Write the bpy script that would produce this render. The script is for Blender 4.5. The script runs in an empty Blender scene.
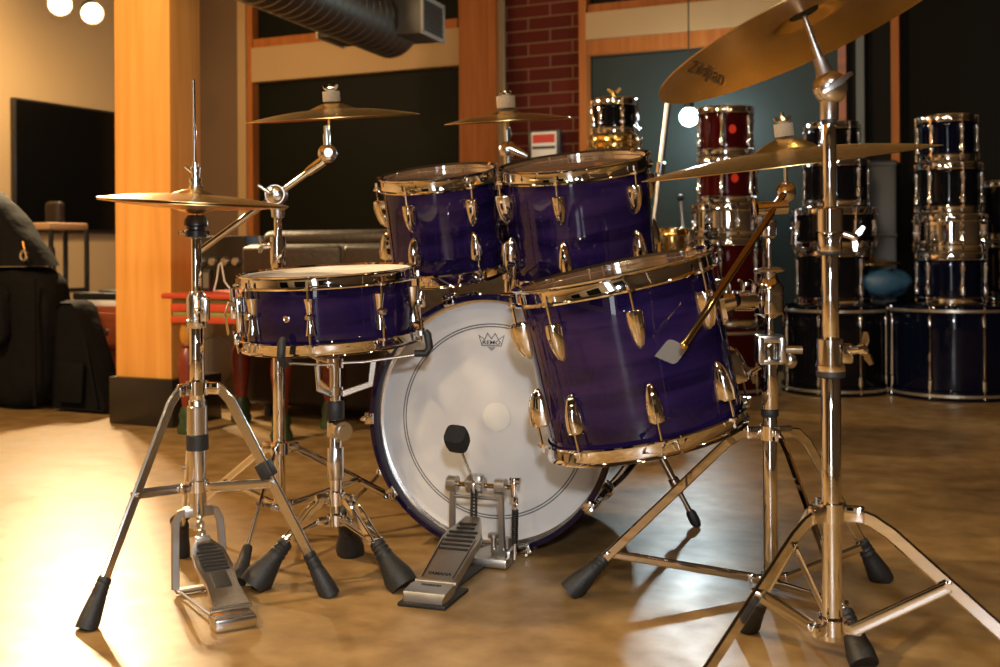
import bpy, bmesh, math, random
from mathutils import Vector, Matrix

random.seed(7)
R = math.radians
PI = math.pi
sc = bpy.context.scene
COL = sc.collection

# ------------------------------------------------------------------ camera
F, CX, CY, HC, ROLL = 1130.0, 500.0, 250.0, 0.69, 0.006
cam_d = bpy.data.cameras.new('camera')
cam = bpy.data.objects.new('camera', cam_d)
COL.objects.link(cam)
cam_d.sensor_fit = 'HORIZONTAL'
cam_d.sensor_width = 36.0
cam_d.lens = F * 36.0 / 1000.0
cam_d.shift_x = 0.0
cam_d.shift_y = -(333.5 - CY) / 1000.0
cam_d.clip_start = 0.05
cam.matrix_world = Matrix.Translation((0, 0, HC)) @ Matrix.Rotation(PI / 2, 4, 'X') @ Matrix.Rotation(-ROLL, 4, 'Z')
cam_d.dof.use_dof = True
cam_d.dof.focus_distance = 2.2
cam_d.dof.aperture_fstop = 5.2
sc.camera = cam

# ------------------------------------------------------------------ world, light, exposure
sc.view_settings.view_transform = 'Standard'
sc.view_settings.look = 'None'
sc.view_settings.exposure = 0.0
sc.view_settings.gamma = 1.0
sc.view_settings.use_curve_mapping = False
sc.cycles.use_denoising = True
sc.cycles.sample_clamp_indirect = 6.0
sc.cycles.max_bounces = 8
w = bpy.data.worlds.new('world')
sc.world = w
w.use_nodes = True
w.node_tree.nodes['Background'].inputs[0].default_value = (1.0, 0.72, 0.42, 1)
w.node_tree.nodes['Background'].inputs[1].default_value = 0.05

YAW = R(25)
U = Vector((math.sin(YAW), math.cos(YAW), 0))     # away, along the left wall
V = Vector((math.cos(YAW), -math.sin(YAW), 0))    # to the right, along the back wall
UP = Vector((0, 0, 1))


def area(name, loc, target, size, power, color, size_y=None, spread=None):
    d = bpy.data.lights.new(name, 'AREA')
    d.energy = power
    d.color = color
    d.size = size
    if size_y:
        d.shape = 'RECTANGLE'
        d.size_y = size_y
    if spread:
        d.spread = spread
    o = bpy.data.objects.new(name, d)
    COL.objects.link(o)
    o.location = loc
    o.rotation_euler = (Vector(target) - Vector(loc)).to_track_quat('-Z', 'Y').to_euler()
    return o


def spot(name, loc, target, power, color, angle=80, blend=0.6, radius=0.04):
    d = bpy.data.lights.new(name, 'SPOT')
    d.energy = power
    d.color = color
    d.spot_size = R(angle)
    d.spot_blend = blend
    d.shadow_soft_size = radius
    o = bpy.data.objects.new(name, d)
    COL.objects.link(o)
    o.location = loc
    o.rotation_euler = (Vector(target) - Vector(loc)).to_track_quat('-Z', 'Y').to_euler()
    return o


WARM = (1.0, 0.70, 0.38)
TUNG = (1.0, 0.76, 0.48)
for cx_, cy_, pw_, col_ in ((-2.5, 2.3, 120, WARM), (-3.1, 1.5, 70, WARM), (-1.2, 0.3, 16, TUNG), (-0.3, 1.5, 14, TUNG), (0.7, 0.2, 14, TUNG), (1.7, 1.6, 9, WARM), (1.0, 2.9, 5, WARM), (-1.6, -2.2, 42, TUNG), (0.4, -2.4, 42, TUNG)):
    area('added_ceiling_light', (cx_, cy_, 3.05), (cx_ * .7, cy_ + .8, 0.0), 0.13, pw_, col_)  # unseen overhead lights added for warm fill and glints on the chrome
area('camera_flash', (0.05, -0.05, 0.98), (0.1, 2.4, 0.4), 0.09, 30, (0.92, 0.95, 1.0))

# ------------------------------------------------------------------ pixel helpers


def P(px, py, d):
    a = (px - CX) - ROLL * (py - CY)
    b = (py - CY) + ROLL * (px - CX)
    return Vector((a * d / F, d, HC - b * d / F))


def G(px, py):
    b = (py - CY) + ROLL * (px - CX)
    p = P(px, py, F * HC / b)
    p.z = 0
    return p


# ------------------------------------------------------------------ materials
def nt(name):
    m = bpy.data.materials.new(name)
    m.use_nodes = True
    return m, m.node_tree.nodes, m.node_tree.links, m.node_tree.nodes['Principled BSDF']


def mat(name, base, rough=0.5, metal=0.0, coat=0.0, spec=None, vary=0.0, vscale=8.0, bump=0.0, bscale=60.0,
        rvary=0.0, emit=None, estr=0.0, coat_rough=0.03):
    m, N, L, p = nt(name)
    c = (*base, 1)
    p.inputs['Base Color'].default_value = c
    p.inputs['Roughness'].default_value = rough
    p.inputs['Metallic'].default_value = metal
    p.inputs['Coat Weight'].default_value = coat
    p.inputs['Coat Roughness'].default_value = coat_rough
    if spec is not None:
        p.inputs['Specular IOR Level'].default_value = spec
    if emit:
        p.inputs['Emission Color'].default_value = (*emit, 1)
        p.inputs['Emission Strength'].default_value = estr
    tc = N.new('ShaderNodeTexCoord')
    if vary > 0 or rvary > 0:
        n = N.new('ShaderNodeTexNoise')
        n.inputs['Scale'].default_value = vscale
        n.inputs['Detail'].default_value = 5
        L.new(tc.outputs['Object'], n.inputs['Vector'])
        if vary > 0:
            mx = N.new('ShaderNodeMix')
            mx.data_type = 'RGBA'
            mx.inputs[6].default_value = tuple(x * (1 - vary) for x in base) + (1,)
            mx.inputs[7].default_value = tuple(min(1, x * (1 + vary)) for x in base) + (1,)
            L.new(n.outputs['Fac'], mx.inputs[0])
            L.new(mx.outputs[2], p.inputs['Base Color'])
        if rvary > 0:
            mr = N.new('ShaderNodeMapRange')
            mr.inputs['To Min'].default_value = max(0, rough - rvary)
            mr.inputs['To Max'].default_value = rough + rvary
            L.new(n.outputs['Fac'], mr.inputs['Value'])
            L.new(mr.outputs[0], p.inputs['Roughness'])
    if bump > 0:
        n2 = N.new('ShaderNodeTexNoise')
        n2.inputs['Scale'].default_value = bscale
        n2.inputs['Detail'].default_value = 4
        L.new(tc.outputs['Object'], n2.inputs['Vector'])
        b = N.new('ShaderNodeBump')
        b.inputs['Strength'].default_value = bump
        b.inputs['Distance'].default_value = 0.01
        L.new(n2.outputs['Fac'], b.inputs['Height'])
        L.new(b.outputs['Normal'], p.inputs['Normal'])
    return m


def ramp(N, stops):
    r = N.new('ShaderNodeValToRGB')
    e = r.color_ramp.elements
    while len(e) < len(stops):
        e.new(0.5)
    for i, (pos, c) in enumerate(stops):
        e[i].position = pos
        e[i].color = (*c, 1)
    return r


def wood(name, c1, c2, stretch, rough=0.5, scale=1.0, coat=0.0, bump=0.05, spec=0.5):
    """wood grain running along the axis whose stretch value is small"""
    m, N, L, p = nt(name)
    tc = N.new('ShaderNodeTexCoord')
    mp = N.new('ShaderNodeMapping')
    mp.inputs['Scale'].default_value = stretch
    n = N.new('ShaderNodeTexNoise')
    n.inputs['Scale'].default_value = scale
    n.inputs['Detail'].default_value = 8
    n.inputs['Distortion'].default_value = 0.6
    L.new(tc.outputs['Object'], mp.inputs['Vector'])
    L.new(mp.outputs['Vector'], n.inputs['Vector'])
    r = ramp(N, [(0.32, c1), (0.68, c2)])
    L.new(n.outputs['Fac'], r.inputs['Fac'])
    L.new(r.outputs['Color'], p.inputs['Base Color'])
    p.inputs['Roughness'].default_value = rough
    p.inputs['Coat Weight'].default_value = coat
    p.inputs['Coat Roughness'].default_value = 0.03
    p.inputs['Specular IOR Level'].default_value = spec
    if bump:
        b = N.new('ShaderNodeBump')
        b.inputs['Strength'].default_value = bump
        b.inputs['Distance'].default_value = 0.01
        L.new(n.outputs['Fac'], b.inputs['Height'])
        L.new(b.outputs['Normal'], p.inputs['Normal'])
    return m


M = {}
M['chrome'] = mat('chrome', (0.90, 0.89, 0.87), 0.035, 1.0)
M['satin_chrome'] = mat('satin_chrome', (0.76, 0.76, 0.75), 0.20, 1.0)
M['cast'] = mat('cast_aluminium', (0.50, 0.49, 0.47), 0.36, 1.0, rvary=0.08, vscale=40)
M['bronze'] = None
M['rubber'] = mat('black_rubber', (0.012, 0.012, 0.012), 0.55, bump=0.15, bscale=200)
M['plastic'] = mat('black_plastic', (0.008, 0.008, 0.009), 0.3)
M['felt'] = mat('grey_felt', (0.24, 0.21, 0.165), 0.95, bump=0.5, bscale=350, vary=0.2, vscale=120)
M['black_felt'] = mat('black_felt', (0.01, 0.01, 0.01), 0.9, bump=0.3, bscale=300)
M['white_head'] = mat('coated_white_head', (0.80, 0.79, 0.77), 0.55, bump=0.06, bscale=700)
M['snare_head'] = mat('coated_snare_head', (0.70, 0.66, 0.58), 0.6, bump=0.08, bscale=700)
M['clear_head'] = mat('clear_head_warm_reflection', (0.16, 0.10, 0.07), 0.12, coat=0.6)  # warm room reflection and brown interior painted into the clear film's colour
M['dark_head'] = mat('dark_head', (0.03, 0.03, 0.03), 0.2)
M['ink'] = mat('black_ink', (0.012, 0.012, 0.014), 0.6)
M['patch'] = mat('felt_patch_white', (0.60, 0.595, 0.56), 0.7)
M['leather'] = mat('dark_brown_leather', (0.022, 0.013, 0.007), 0.5, spec=0.3, bump=0.25, bscale=45, vary=0.3, vscale=9)
M['nylon'] = mat('black_nylon', (0.006, 0.0055, 0.005), 0.8, spec=0.06, bump=0.9, bscale=13, vary=0.3, vscale=14)
M['black_metal'] = mat('black_metal', (0.012, 0.012, 0.012), 0.4)
M['tv'] = mat('tv_screen', (0.004, 0.004, 0.004), 0.18, spec=0.25)
M['bezel'] = mat('tv_bezel', (0.02, 0.018, 0.016), 0.35)
M['duct'] = mat('galvanised_duct', (0.17, 0.165, 0.14), 0.42, 0.9, vary=0.15, vscale=5)
M['register'] = mat('vent_metal', (0.11, 0.10, 0.08), 0.5, 0.4)
M['register_white'] = mat('vent_frame_white', (0.42, 0.38, 0.31), 0.5)
M['wall'] = mat('tan_wall_paint', (0.56, 0.40, 0.22), 0.8, vary=0.06, vscale=2.0, bump=0.05, bscale=80)
M['wall_plaster'] = mat('pale_plaster', (0.52, 0.47, 0.40), 0.8)
M['wall_dim'] = mat('brown_wall_paint', (0.13, 0.075, 0.038), 0.85, vary=0.08, vscale=2.0)
M['wall_dark'] = mat('dark_wall_paint', (0.005, 0.0045, 0.003), 0.8, spec=0.15)
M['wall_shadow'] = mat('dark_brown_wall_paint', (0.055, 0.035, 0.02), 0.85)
M['ceiling'] = mat('ceiling_paint', (0.05, 0.035, 0.02), 0.9)
M['beige'] = mat('beige_board', (0.37, 0.235, 0.105), 0.7, vary=0.05, vscale=4)
M['night_glass'] = mat('night_window_glass', (0.005, 0.005, 0.0025), 0.55, spec=0.08)
M['teal'] = mat('teal_window_panel', (0.0105, 0.020, 0.020), 0.5, spec=0.2, vary=0.12, vscale=3)
M['grey_trim'] = mat('grey_trim', (0.06, 0.068, 0.062), 0.5)
M['orange_wood'] = wood('orange_trim_wood', (0.27, 0.080, 0.014), (0.36, 0.115, 0.024), (30, 30, 1.5), 0.6, spec=0.2)
M['post_wood'] = wood('fir_post_wood', (0.60, 0.25, 0.045), (0.76, 0.36, 0.085), (14, 14, 0.7), 0.6, bump=0.03, spec=0.15)
M['post_base'] = mat('black_post_base', (0.012, 0.009, 0.007), 0.3, vary=0.3, vscale=6)
M['redwood'] = wood('red_brown_wood', (0.16, 0.035, 0.012), (0.26, 0.06, 0.02), (2, 20, 20), 0.4)
M['red_paint'] = mat('worn_red_paint', (0.42, 0.045, 0.016), 0.42, vary=0.4, vscale=14, bump=0.2, bscale=40)
M['green_paint'] = mat('olive_paint', (0.22, 0.19, 0.05), 0.5, vary=0.4, vscale=20)
M['leg_green'] = mat('dark_green_paint', (0.022, 0.040, 0.013), 0.4, vary=0.7, vscale=40)
M['leg_red'] = mat('dark_red_varnish', (0.16, 0.022, 0.009), 0.35, vary=0.6, vscale=35)
M['amber'] = mat('amber_varnish', (0.40, 0.17, 0.02), 0.3, vary=0.4, vscale=25)
M['grey_cloth'] = mat('grey_grille_cloth', (0.12, 0.10, 0.075), 0.8, bump=0.3, bscale=300)
M['silver_line'] = mat('silver_trim', (0.6, 0.55, 0.45), 0.3, 0.9)
M['mic_grey'] = mat('worn_steel', (0.5, 0.48, 0.45), 0.3, 1.0)
M['badge_silver'] = mat('polished_badge', (0.8, 0.79, 0.77), 0.14, 0.8)
M['white_plastic'] = mat('white_plastic', (0.7, 0.68, 0.62), 0.4)
M['red_print'] = mat('red_print', (0.5, 0.03, 0.02), 0.5)
M['red_badge'] = mat('red_badge', (0.65, 0.04, 0.02), 0.3)
M['blue_bag'] = mat('blue_cloth', (0.02, 0.08, 0.16), 0.5, bump=0.4, bscale=14)
M['skin_wood'] = mat('light_wood', (0.45, 0.26, 0.12), 0.5, vary=0.1)
M['brass'] = mat('brass', (0.80, 0.52, 0.16), 0.18, 1.0)
M['brass_dark'] = mat('golden_rod', (0.55, 0.42, 0.25), 0.14, 1.0)
M['red_shell'] = mat('red_lacquer_shell', (0.036, 0.002, 0.003), 0.25, coat=0.5, spec=0.0)
M['black_shell'] = mat('black_lacquer_shell', (0.004, 0.004, 0.006), 0.25, coat=0.5, spec=0.0)
M['navy_shell'] = mat('navy_lacquer_shell', (0.002, 0.003, 0.012), 0.25, coat=0.5, spec=0.0)
M['added_glow_glass'] = mat('added_frosted_glow', (.8, .85, .9), 0.4, emit=(0.86, 0.93, 1.0), estr=6)  # glow of the added door, there to be mirrored in chrome
M['bulb'] = mat('lamp_bulb', (1, 0.9, 0.7), 0.5, emit=(1.0, 0.80, 0.46), estr=60)
M['bulb_cool'] = mat('lamp_bulb_cool', (0.9, 1, 1), 0.5, emit=(0.75, 0.97, 1.0), estr=26)


def purple(name, axis_scale):
    m, N, L, p = nt(name)
    tc = N.new('ShaderNodeTexCoord')
    mp = N.new('ShaderNodeMapping')
    mp.inputs['Scale'].default_value = axis_scale
    n = N.new('ShaderNodeTexNoise')
    n.inputs['Scale'].default_value = 1.0
    n.inputs['Detail'].default_value = 7
    n.inputs['Distortion'].default_value = 0.8
    L.new(tc.outputs['Object'], mp.inputs['Vector'])
    L.new(mp.outputs['Vector'], n.inputs['Vector'])
    r = ramp(N, [(0.34, (0.005, 0.0025, 0.018)), (0.5, (0.010, 0.005, 0.038)), (0.66, (0.020, 0.009, 0.050))])
    L.new(n.outputs['Fac'], r.inputs['Fac'])
    L.new(r.outputs['Color'], p.inputs['Base Color'])
    p.inputs['Roughness'].default_value = 0.4
    p.inputs['Specular IOR Level'].default_value = 0.0
    p.inputs['Coat Weight'].default_value = 1.0
    p.inputs['Coat Roughness'].default_value = 0.025
    return m


M['purple_hoop'] = mat('dark_purple_hoop', (0.006, 0.004, 0.022), 0.4, coat=1.0, spec=0.0)
M['purple'] = purple('purple_stained_shell', (3, 3, 26))
M['purple_bass'] = purple('purple_stained_bass', (3, 26, 3))


def bronze(name, c1, c2, rough):
    m, N, L, p = nt(name)
    tc = N.new('ShaderNodeTexCoord')
    sx = N.new('ShaderNodeSeparateXYZ')
    L.new(tc.outputs['Object'], sx.inputs[0])
    cb = N.new('ShaderNodeCombineXYZ')
    L.new(sx.outputs['X'], cb.inputs['X'])
    L.new(sx.outputs['Y'], cb.inputs['Y'])
    ln = N.new('ShaderNodeVectorMath')
    ln.operation = 'LENGTH'
    L.new(cb.outputs[0], ln.inputs[0])
    w = N.new('ShaderNodeTexNoise')
    w.noise_dimensions = '1D'
    w.inputs['Scale'].default_value = 520
    w.inputs['Detail'].default_value = 3
    L.new(ln.outputs['Value'], w.inputs['W'])
    n2 = N.new('ShaderNodeTexNoise')
    n2.inputs['Scale'].default_value = 14
    n2.inputs['Detail'].default_value = 4
    L.new(tc.outputs['Object'], n2.inputs['Vector'])
    r = ramp(N, [(0.3, c1), (0.7, c2)])
    L.new(n2.outputs['Fac'], r.inputs['Fac'])
    L.new(r.outputs['Color'], p.inputs['Base Color'])
    p.inputs['Metallic'].default_value = 1.0
    p.inputs['Roughness'].default_value = rough
    b = N.new('ShaderNodeBump')
    b.inputs['Strength'].default_value = 0.22
    b.inputs['Distance'].default_value = 0.001
    L.new(w.outputs['Fac'], b.inputs['Height'])
    L.new(b.outputs['Normal'], p.inputs['Normal'])
    return m


M['bronze'] = bronze('cymbal_bronze', (0.84, 0.53, 0.17), (0.95, 0.66, 0.27), 0.27)


def floor_mat():
    m, N, L, p = nt('polished_concrete')
    tc = N.new('ShaderNodeTexCoord')
    a = N.new('ShaderNodeTexNoise')
    a.inputs['Scale'].default_value = 1.6
    a.inputs['Detail'].default_value = 9
    a.inputs['Roughness'].default_value = 0.62
    a.inputs['Distortion'].default_value = 0.5
    b = N.new('ShaderNodeTexNoise')
    b.inputs['Scale'].default_value = 12
    b.inputs['Detail'].default_value = 7
    L.new(tc.outputs['Object'], a.inputs['Vector'])
    L.new(tc.outputs['Object'], b.inputs['Vector'])
    mx = N.new('ShaderNodeMix')
    mx.inputs[0].default_value = 0.5
    L.new(a.outputs['Fac'], mx.inputs[2])
    L.new(b.outputs['Fac'], mx.inputs[3])
    r = ramp(N, [(0.34, (0.12, 0.068, 0.022)), (0.50, (0.225, 0.136, 0.050)), (0.66, (0.33, 0.215, 0.095))])
    L.new(mx.outputs[0], r.inputs['Fac'])
    L.new(r.outputs['Color'], p.inputs['Base Color'])
    mr = N.new('ShaderNodeMapRange')
    mr.inputs['From Min'].default_value = 0.3
    mr.inputs['From Max'].default_value = 0.7
    mr.inputs['To Min'].default_value = 0.46
    mr.inputs['To Max'].default_value = 0.27
    L.new(mx.outputs[0], mr.inputs['Value'])
    L.new(mr.outputs[0], p.inputs['Roughness'])
    p.inputs['Specular IOR Level'].default_value = 0.45
    bp = N.new('ShaderNodeBump')
    bp.inputs['Strength'].default_value = 0.05
    bp.inputs['Distance'].default_value = 0.01
    L.new(b.outputs['Fac'], bp.inputs['Height'])
    L.new(bp.outputs['Normal'], p.inputs['Normal'])
    return m


M['floor'] = floor_mat()


def brick_mat():
    m, N, L, p = nt('red_brick')
    tc = N.new('ShaderNodeTexCoord')
    sx = N.new('ShaderNodeSeparateXYZ')
    cb = N.new('ShaderNodeCombineXYZ')
    L.new(tc.outputs['Object'], sx.inputs[0])
    L.new(sx.outputs['X'], cb.inputs['X'])
    L.new(sx.outputs['Z'], cb.inputs['Y'])
    t = N.new('ShaderNodeTexBrick')
    t.inputs['Color1'].default_value = (0.058, 0.009, 0.005, 1)
    t.inputs['Color2'].default_value = (0.08, 0.013, 0.007, 1)
    t.inputs['Mortar'].default_value = (0.13, 0.07, 0.04, 1)
    t.inputs['Scale'].default_value = 1.0
    t.inputs['Mortar Size'].default_value = 0.005
    t.inputs['Brick Width'].default_value = 0.29
    t.inputs['Row Height'].default_value = 0.078
    L.new(cb.outputs[0], t.inputs['Vector'])
    L.new(t.outputs['Color'], p.inputs['Base Color'])
    p.inputs['Roughness'].default_value = 0.85
    p.inputs['Specular IOR Level'].default_value = 0.1
    b = N.new('ShaderNodeBump')
    b.inputs['Strength'].default_value = 0.4
    b.inputs['Distance'].default_value = 0.01
    b.invert = True
    L.new(t.outputs['Fac'], b.inputs['Height'])
    L.new(b.outputs['Normal'], p.inputs['Normal'])
    return m


M['brick'] = brick_mat()


def bass_head_mat():
    """white coated head with two printed control rings"""
    m, N, L, p = nt('bass_head_with_rings')
    tc = N.new('ShaderNodeTexCoord')
    sx = N.new('ShaderNodeSeparateXYZ')
    L.new(tc.outputs['Object'], sx.inputs[0])
    sub = N.new('ShaderNodeMath')
    sub.operation = 'SUBTRACT'
    sub.inputs[1].default_value = 0.2945
    L.new(sx.outputs['Z'], sub.inputs[0])
    cb = N.new('ShaderNodeCombineXYZ')
    L.new(sx.outputs['X'], cb.inputs['X'])
    L.new(sub.outputs[0], cb.inputs['Y'])
    ln = N.new('ShaderNodeVectorMath')
    ln.operation = 'LENGTH'
    L.new(cb.outputs[0], ln.inputs[0])
    fac = None
    for rr in (0.2245, 0.2185):
        c = N.new('ShaderNodeMath')
        c.operation = 'COMPARE'
        c.inputs[1].default_value = rr
        c.inputs[2].default_value = 0.0015
        L.new(ln.outputs['Value'], c.inputs[0])
        if fac is None:
            fac = c
        else:
            ad = N.new('ShaderNodeMath')
            ad.operation = 'ADD'
            L.new(fac.outputs[0], ad.inputs[0])
            L.new(c.outputs[0], ad.inputs[1])
            fac = ad
    n = N.new('ShaderNodeTexNoise')
    n.inputs['Scale'].default_value = 9
    n.inputs['Detail'].default_value = 5
    L.new(tc.outputs['Object'], n.inputs['Vector'])
    r = ramp(N, [(0.3, (0.50, 0.50, 0.505)), (0.7, (0.58, 0.58, 0.58))])
    L.new(n.outputs['Fac'], r.inputs['Fac'])
    mx = N.new('ShaderNodeMix')
    mx.data_type = 'RGBA'
    L.new(fac.outputs[0], mx.inputs[0])
    L.new(r.outputs['Color'], mx.inputs[6])
    mx.inputs[7].default_value = (0.10, 0.11, 0.12, 1)
    L.new(mx.outputs[2], p.inputs['Base Color'])
    p.inputs['Roughness'].default_value = 0.5
    p.inputs['Specular IOR Level'].default_value = 0.3
    return m


M['bass_head'] = bass_head_mat()

# ------------------------------------------------------------------ mesh builder


class B:
    def __init__(self, m=None):
        self.bm = bmesh.new()
        self.m = m or Matrix()

    def ring(self, pts):
        return [self.bm.verts.new(self.m @ Vector(p)) for p in pts]

    def bridge(self, a, b, closed=True):
        n = len(a)
        for i in range(n if closed else n - 1):
            j = (i + 1) % n
            try:
                self.bm.faces.new((a[i], a[j], b[j], b[i]))
            except ValueError:
                pass

    def loft(self, rings, caps=True, closed=True):
        rs = [self.ring(r) for r in rings]
        for a, b in zip(rs, rs[1:]):
            self.bridge(a, b, closed)
        if caps:
            for r, f in ((rs[0], True), (rs[-1], False)):
                try:
                    self.bm.faces.new(list(reversed(r)) if f else r)
                except ValueError:
                    pass
        return self

    def tube(self, p0, p1, r0, r1=None, n=16, caps=True):
        p0, p1 = Vector(p0), Vector(p1)
        r1 = r0 if r1 is None else r1
        q = (p1 - p0).to_track_quat('Z', 'Y')
        cs = [q @ Vector((math.cos(2 * PI * i / n), math.sin(2 * PI * i / n), 0)) for i in range(n)]
        return self.loft([[p0 + c * r0 for c in cs], [p1 + c * r1 for c in cs]], caps)

    def prof(self, p0, p1, stops, n=20):
        """solid of revolution from p0 to p1, stops = [(distance, radius)]"""
        p0, p1 = Vector(p0), Vector(p1)
        ax = (p1 - p0).normalized()
        q = ax.to_track_quat('Z', 'Y')
        cs = [q @ Vector((math.cos(2 * PI * i / n), math.sin(2 * PI * i / n), 0)) for i in range(n)]
        return self.loft([[p0 + ax * t + c * max(r, 1e-5) for c in cs] for t, r in stops])

    def path(self, pts, r, n=10):
        pts = [Vector(p) for p in pts]
        rad = r if isinstance(r, (list, tuple)) else [r] * len(pts)
        rings = []
        prev = None
        for i, p in enumerate(pts):
            t = (pts[min(i + 1, len(pts) - 1)] - pts[max(i - 1, 0)]).normalized()
            if prev is None:
                q = t.to_track_quat('Z', 'Y')
                x = q @ Vector((1, 0, 0))
            else:
                x = prev - t * prev.dot(t)
                x.normalize()
            prev = x
            y = t.cross(x)
            rings.append([p + (x * math.cos(2 * PI * k / n) + y * math.sin(2 * PI * k / n)) * rad[i] for k in range(n)])
        return self.loft(rings)

    def bar(self, pts, wd, th, nrm):
        pts = [Vector(p) for p in pts]
        nrm = Vector(nrm).normalized()
        wds = wd if isinstance(wd, (list, tuple)) else [wd] * len(pts)
        rings = []
        for i, p in enumerate(pts):
            t = (pts[min(i + 1, len(pts) - 1)] - pts[max(i - 1, 0)]).normalized()
            s = t.cross(nrm).normalized()
            n2 = s.cross(t).normalized()
            a, b = s * wds[i] / 2, n2 * th / 2
            c = 0.75
            rings.append([p + a * c + b, p + a + b * .3, p + a - b * .3, p + a * c - b, p - a * c - b, p - a - b * .3, p - a + b * .3, p - a * c + b])
        return self.loft(rings)

    def box(self, c, size, rot=None, bevel=0.0, seg=2):
        c = Vector(c)
        rm = rot.to_3x3() if rot else Matrix.Identity(3)
        vs = []
        for dx in (-.5, .5):
            for dy in (-.5, .5):
                for dz in (-.5, .5):
                    vs.append(self.bm.verts.new(self.m @ (c + rm @ Vector((dx * size[0], dy * size[1], dz * size[2])))))
        fs = []
        for idx in ((0, 1, 3, 2), (4, 6, 7, 5), (0, 4, 5, 1), (2, 3, 7, 6), (0, 2, 6, 4), (1, 5, 7, 3)):
            fs.append(self.bm.faces.new([vs[i] for i in idx]))
        if bevel > 0:
            es = list({e for f in fs for e in f.edges})
            bmesh.ops.bevel(self.bm, geom=es, offset=bevel, segments=seg, affect='EDGES', profile=0.5)
        return self

    def lathe(self, profile, o=(0, 0, 0), axis=(0, 0, 1), n=64, closed=False):
        o = Vector(o)
        q = Vector(axis).normalized().to_track_quat('Z', 'Y') if tuple(axis) != (0, 0, 1) else Matrix.Identity(3).to_quaternion()
        rs = []
        for r, z in profile:
            if r < 1e-6:
                rs.append([self.bm.verts.new(self.m @ (o + q @ Vector((0, 0, z))))])
            else:
                rs.append(self.ring([o + q @ Vector((r * math.cos(2 * PI * i / n), r * math.sin(2 * PI * i / n), z)) for i in range(n)]))
        if closed:
            rs.append(rs[0])
        for a, b in zip(rs, rs[1:]):
            if len(a) == 1 and len(b) == 1:
                continue
            if len(a) == 1 or len(b) == 1:
                one, many = (a, b) if len(a) == 1 else (b, a)
                for i in range(n):
                    j = (i + 1) % n
                    tri = (one[0], many[j], many[i]) if len(a) == 1 else (one[0], many[i], many[j])
                    self.bm.faces.new(tri)
            else:
                self.bridge(a, b)
        return self

    def sphere(self, c, r, sx=1, sy=1, sz=1, n=20, rot=None):
        c = Vector(c)
        rm = rot.to_3x3() if rot else Matrix.Identity(3)
        k = n // 2
        rings = []
        for i in range(1, k):
            th = PI * i / k
            rings.append([c + rm @ Vector((r * sx * math.sin(th) * math.cos(2 * PI * j / n), r * sy * math.sin(th) * math.sin(2 * PI * j / n), r * sz * math.cos(th))) for j in range(n)])
        return self.loft(rings)

    def torus(self, c, axis, Rr, r, n=32, k=8):
        prof_ = [(Rr + r * math.cos(2 * PI * i / k), r * math.sin(2 * PI * i / k)) for i in range(k)]
        return self.lathe(prof_, c, axis, n, closed=True)

    def prism(self, outline, depth, frame):
        """outline of (x, y) pairs, extruded along frame z by depth"""
        a = [frame @ Vector((x, y, 0)) for x, y in outline]
        b = [frame @ Vector((x, y, depth)) for x, y in outline]
        return self.loft([a, b])


def link(name, me, parent, mtl):
    o = bpy.data.objects.new(name, me)
    COL.objects.link(o)
    if parent is not None:
        o.parent = parent
    if mtl:
        me.materials.append(M[mtl])
    return o


def build(name, b, mtl, parent=None, sharp=38):
    bm = b.bm
    bmesh.ops.recalc_face_normals(bm, faces=bm.faces)
    for f in bm.faces:
        f.smooth = True
    lim = R(sharp)
    for e in bm.edges:
        if len(e.link_faces) == 2 and e.calc_face_angle(0) > lim:
            e.smooth = False
    me = bpy.data.meshes.new(name)
    bm.to_mesh(me)
    bm.free()
    return link(name, me, parent, mtl)


def tag(o, label=None, cat=None, group=None, kind=None):
    if label:
        o['label'] = label
    if cat:
        o['category'] = cat
    if group:
        o['group'] = group
    if kind:
        o['kind'] = kind
    return o


def thing(name, loc, label, cat, group=None, mtx=None):
    o = bpy.data.objects.new(name, None)
    o.empty_display_size = 0.1
    COL.objects.link(o)
    if mtx is not None:
        o.matrix_world = Matrix.Translation(loc) @ mtx
    else:
        o.location = loc
    tag(o, label, cat, group)
    return o


def clone(o, parent, loc=None, rot=None):
    c = o.copy()
    COL.objects.link(c)
    c.parent = parent
    if loc is not None:
        c.location = loc
    if rot is not None:
        c.rotation_euler = rot
    for ch in list(o.children):
        clone(ch, c)
    return c


def struct(name, b, mtl, label=None):
    o = build(name, b, mtl)
    tag(o, label, None, None, 'structure')
    return o


def W(root):
    """builder that takes world coordinates for a thing whose Empty is only moved"""
    return B(Matrix.Translation(-Vector(root.location)))


def text_mesh(s, size, shear=0.0, extrude=0.0002, offset=0.0):
    cu = bpy.data.curves.new('lettering', 'FONT')
    cu.body = s
    cu.size = size
    cu.align_x = 'CENTER'
    cu.align_y = 'CENTER'
    cu.shear = shear
    cu.extrude = extrude
    cu.offset = offset
    cu.resolution_u = 4
    o = bpy.data.objects.new('lettering', cu)
    COL.objects.link(o)
    bpy.context.view_layer.update()
    me = bpy.data.meshes.new_from_object(o.evaluated_get(bpy.context.evaluated_depsgraph_get()))
    bpy.data.objects.remove(o)
    bpy.data.curves.remove(cu)
    me.materials.clear()
    return me


# ================================================================== THE ROOM
ROOM = Matrix.Rotation(-YAW, 4, 'Z')      # room x = V, room y = U
VL, VR, UB, UF, ZC = -5.52, 3.2, 6.355, -4.5, 3.3


def rbox(x0, x1, y0, y1, z0, z1, bevel=0.0):
    b = B()
    b.box(((x0 + x1) / 2, (y0 + y1) / 2, (z0 + z1) / 2), (x1 - x0, y1 - y0, z1 - z0), bevel=bevel)
    return b


def rstruct(name, b, mtl, label=None):
    o = struct(name, b, mtl, label)
    o.matrix_world = ROOM
    return o


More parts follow.
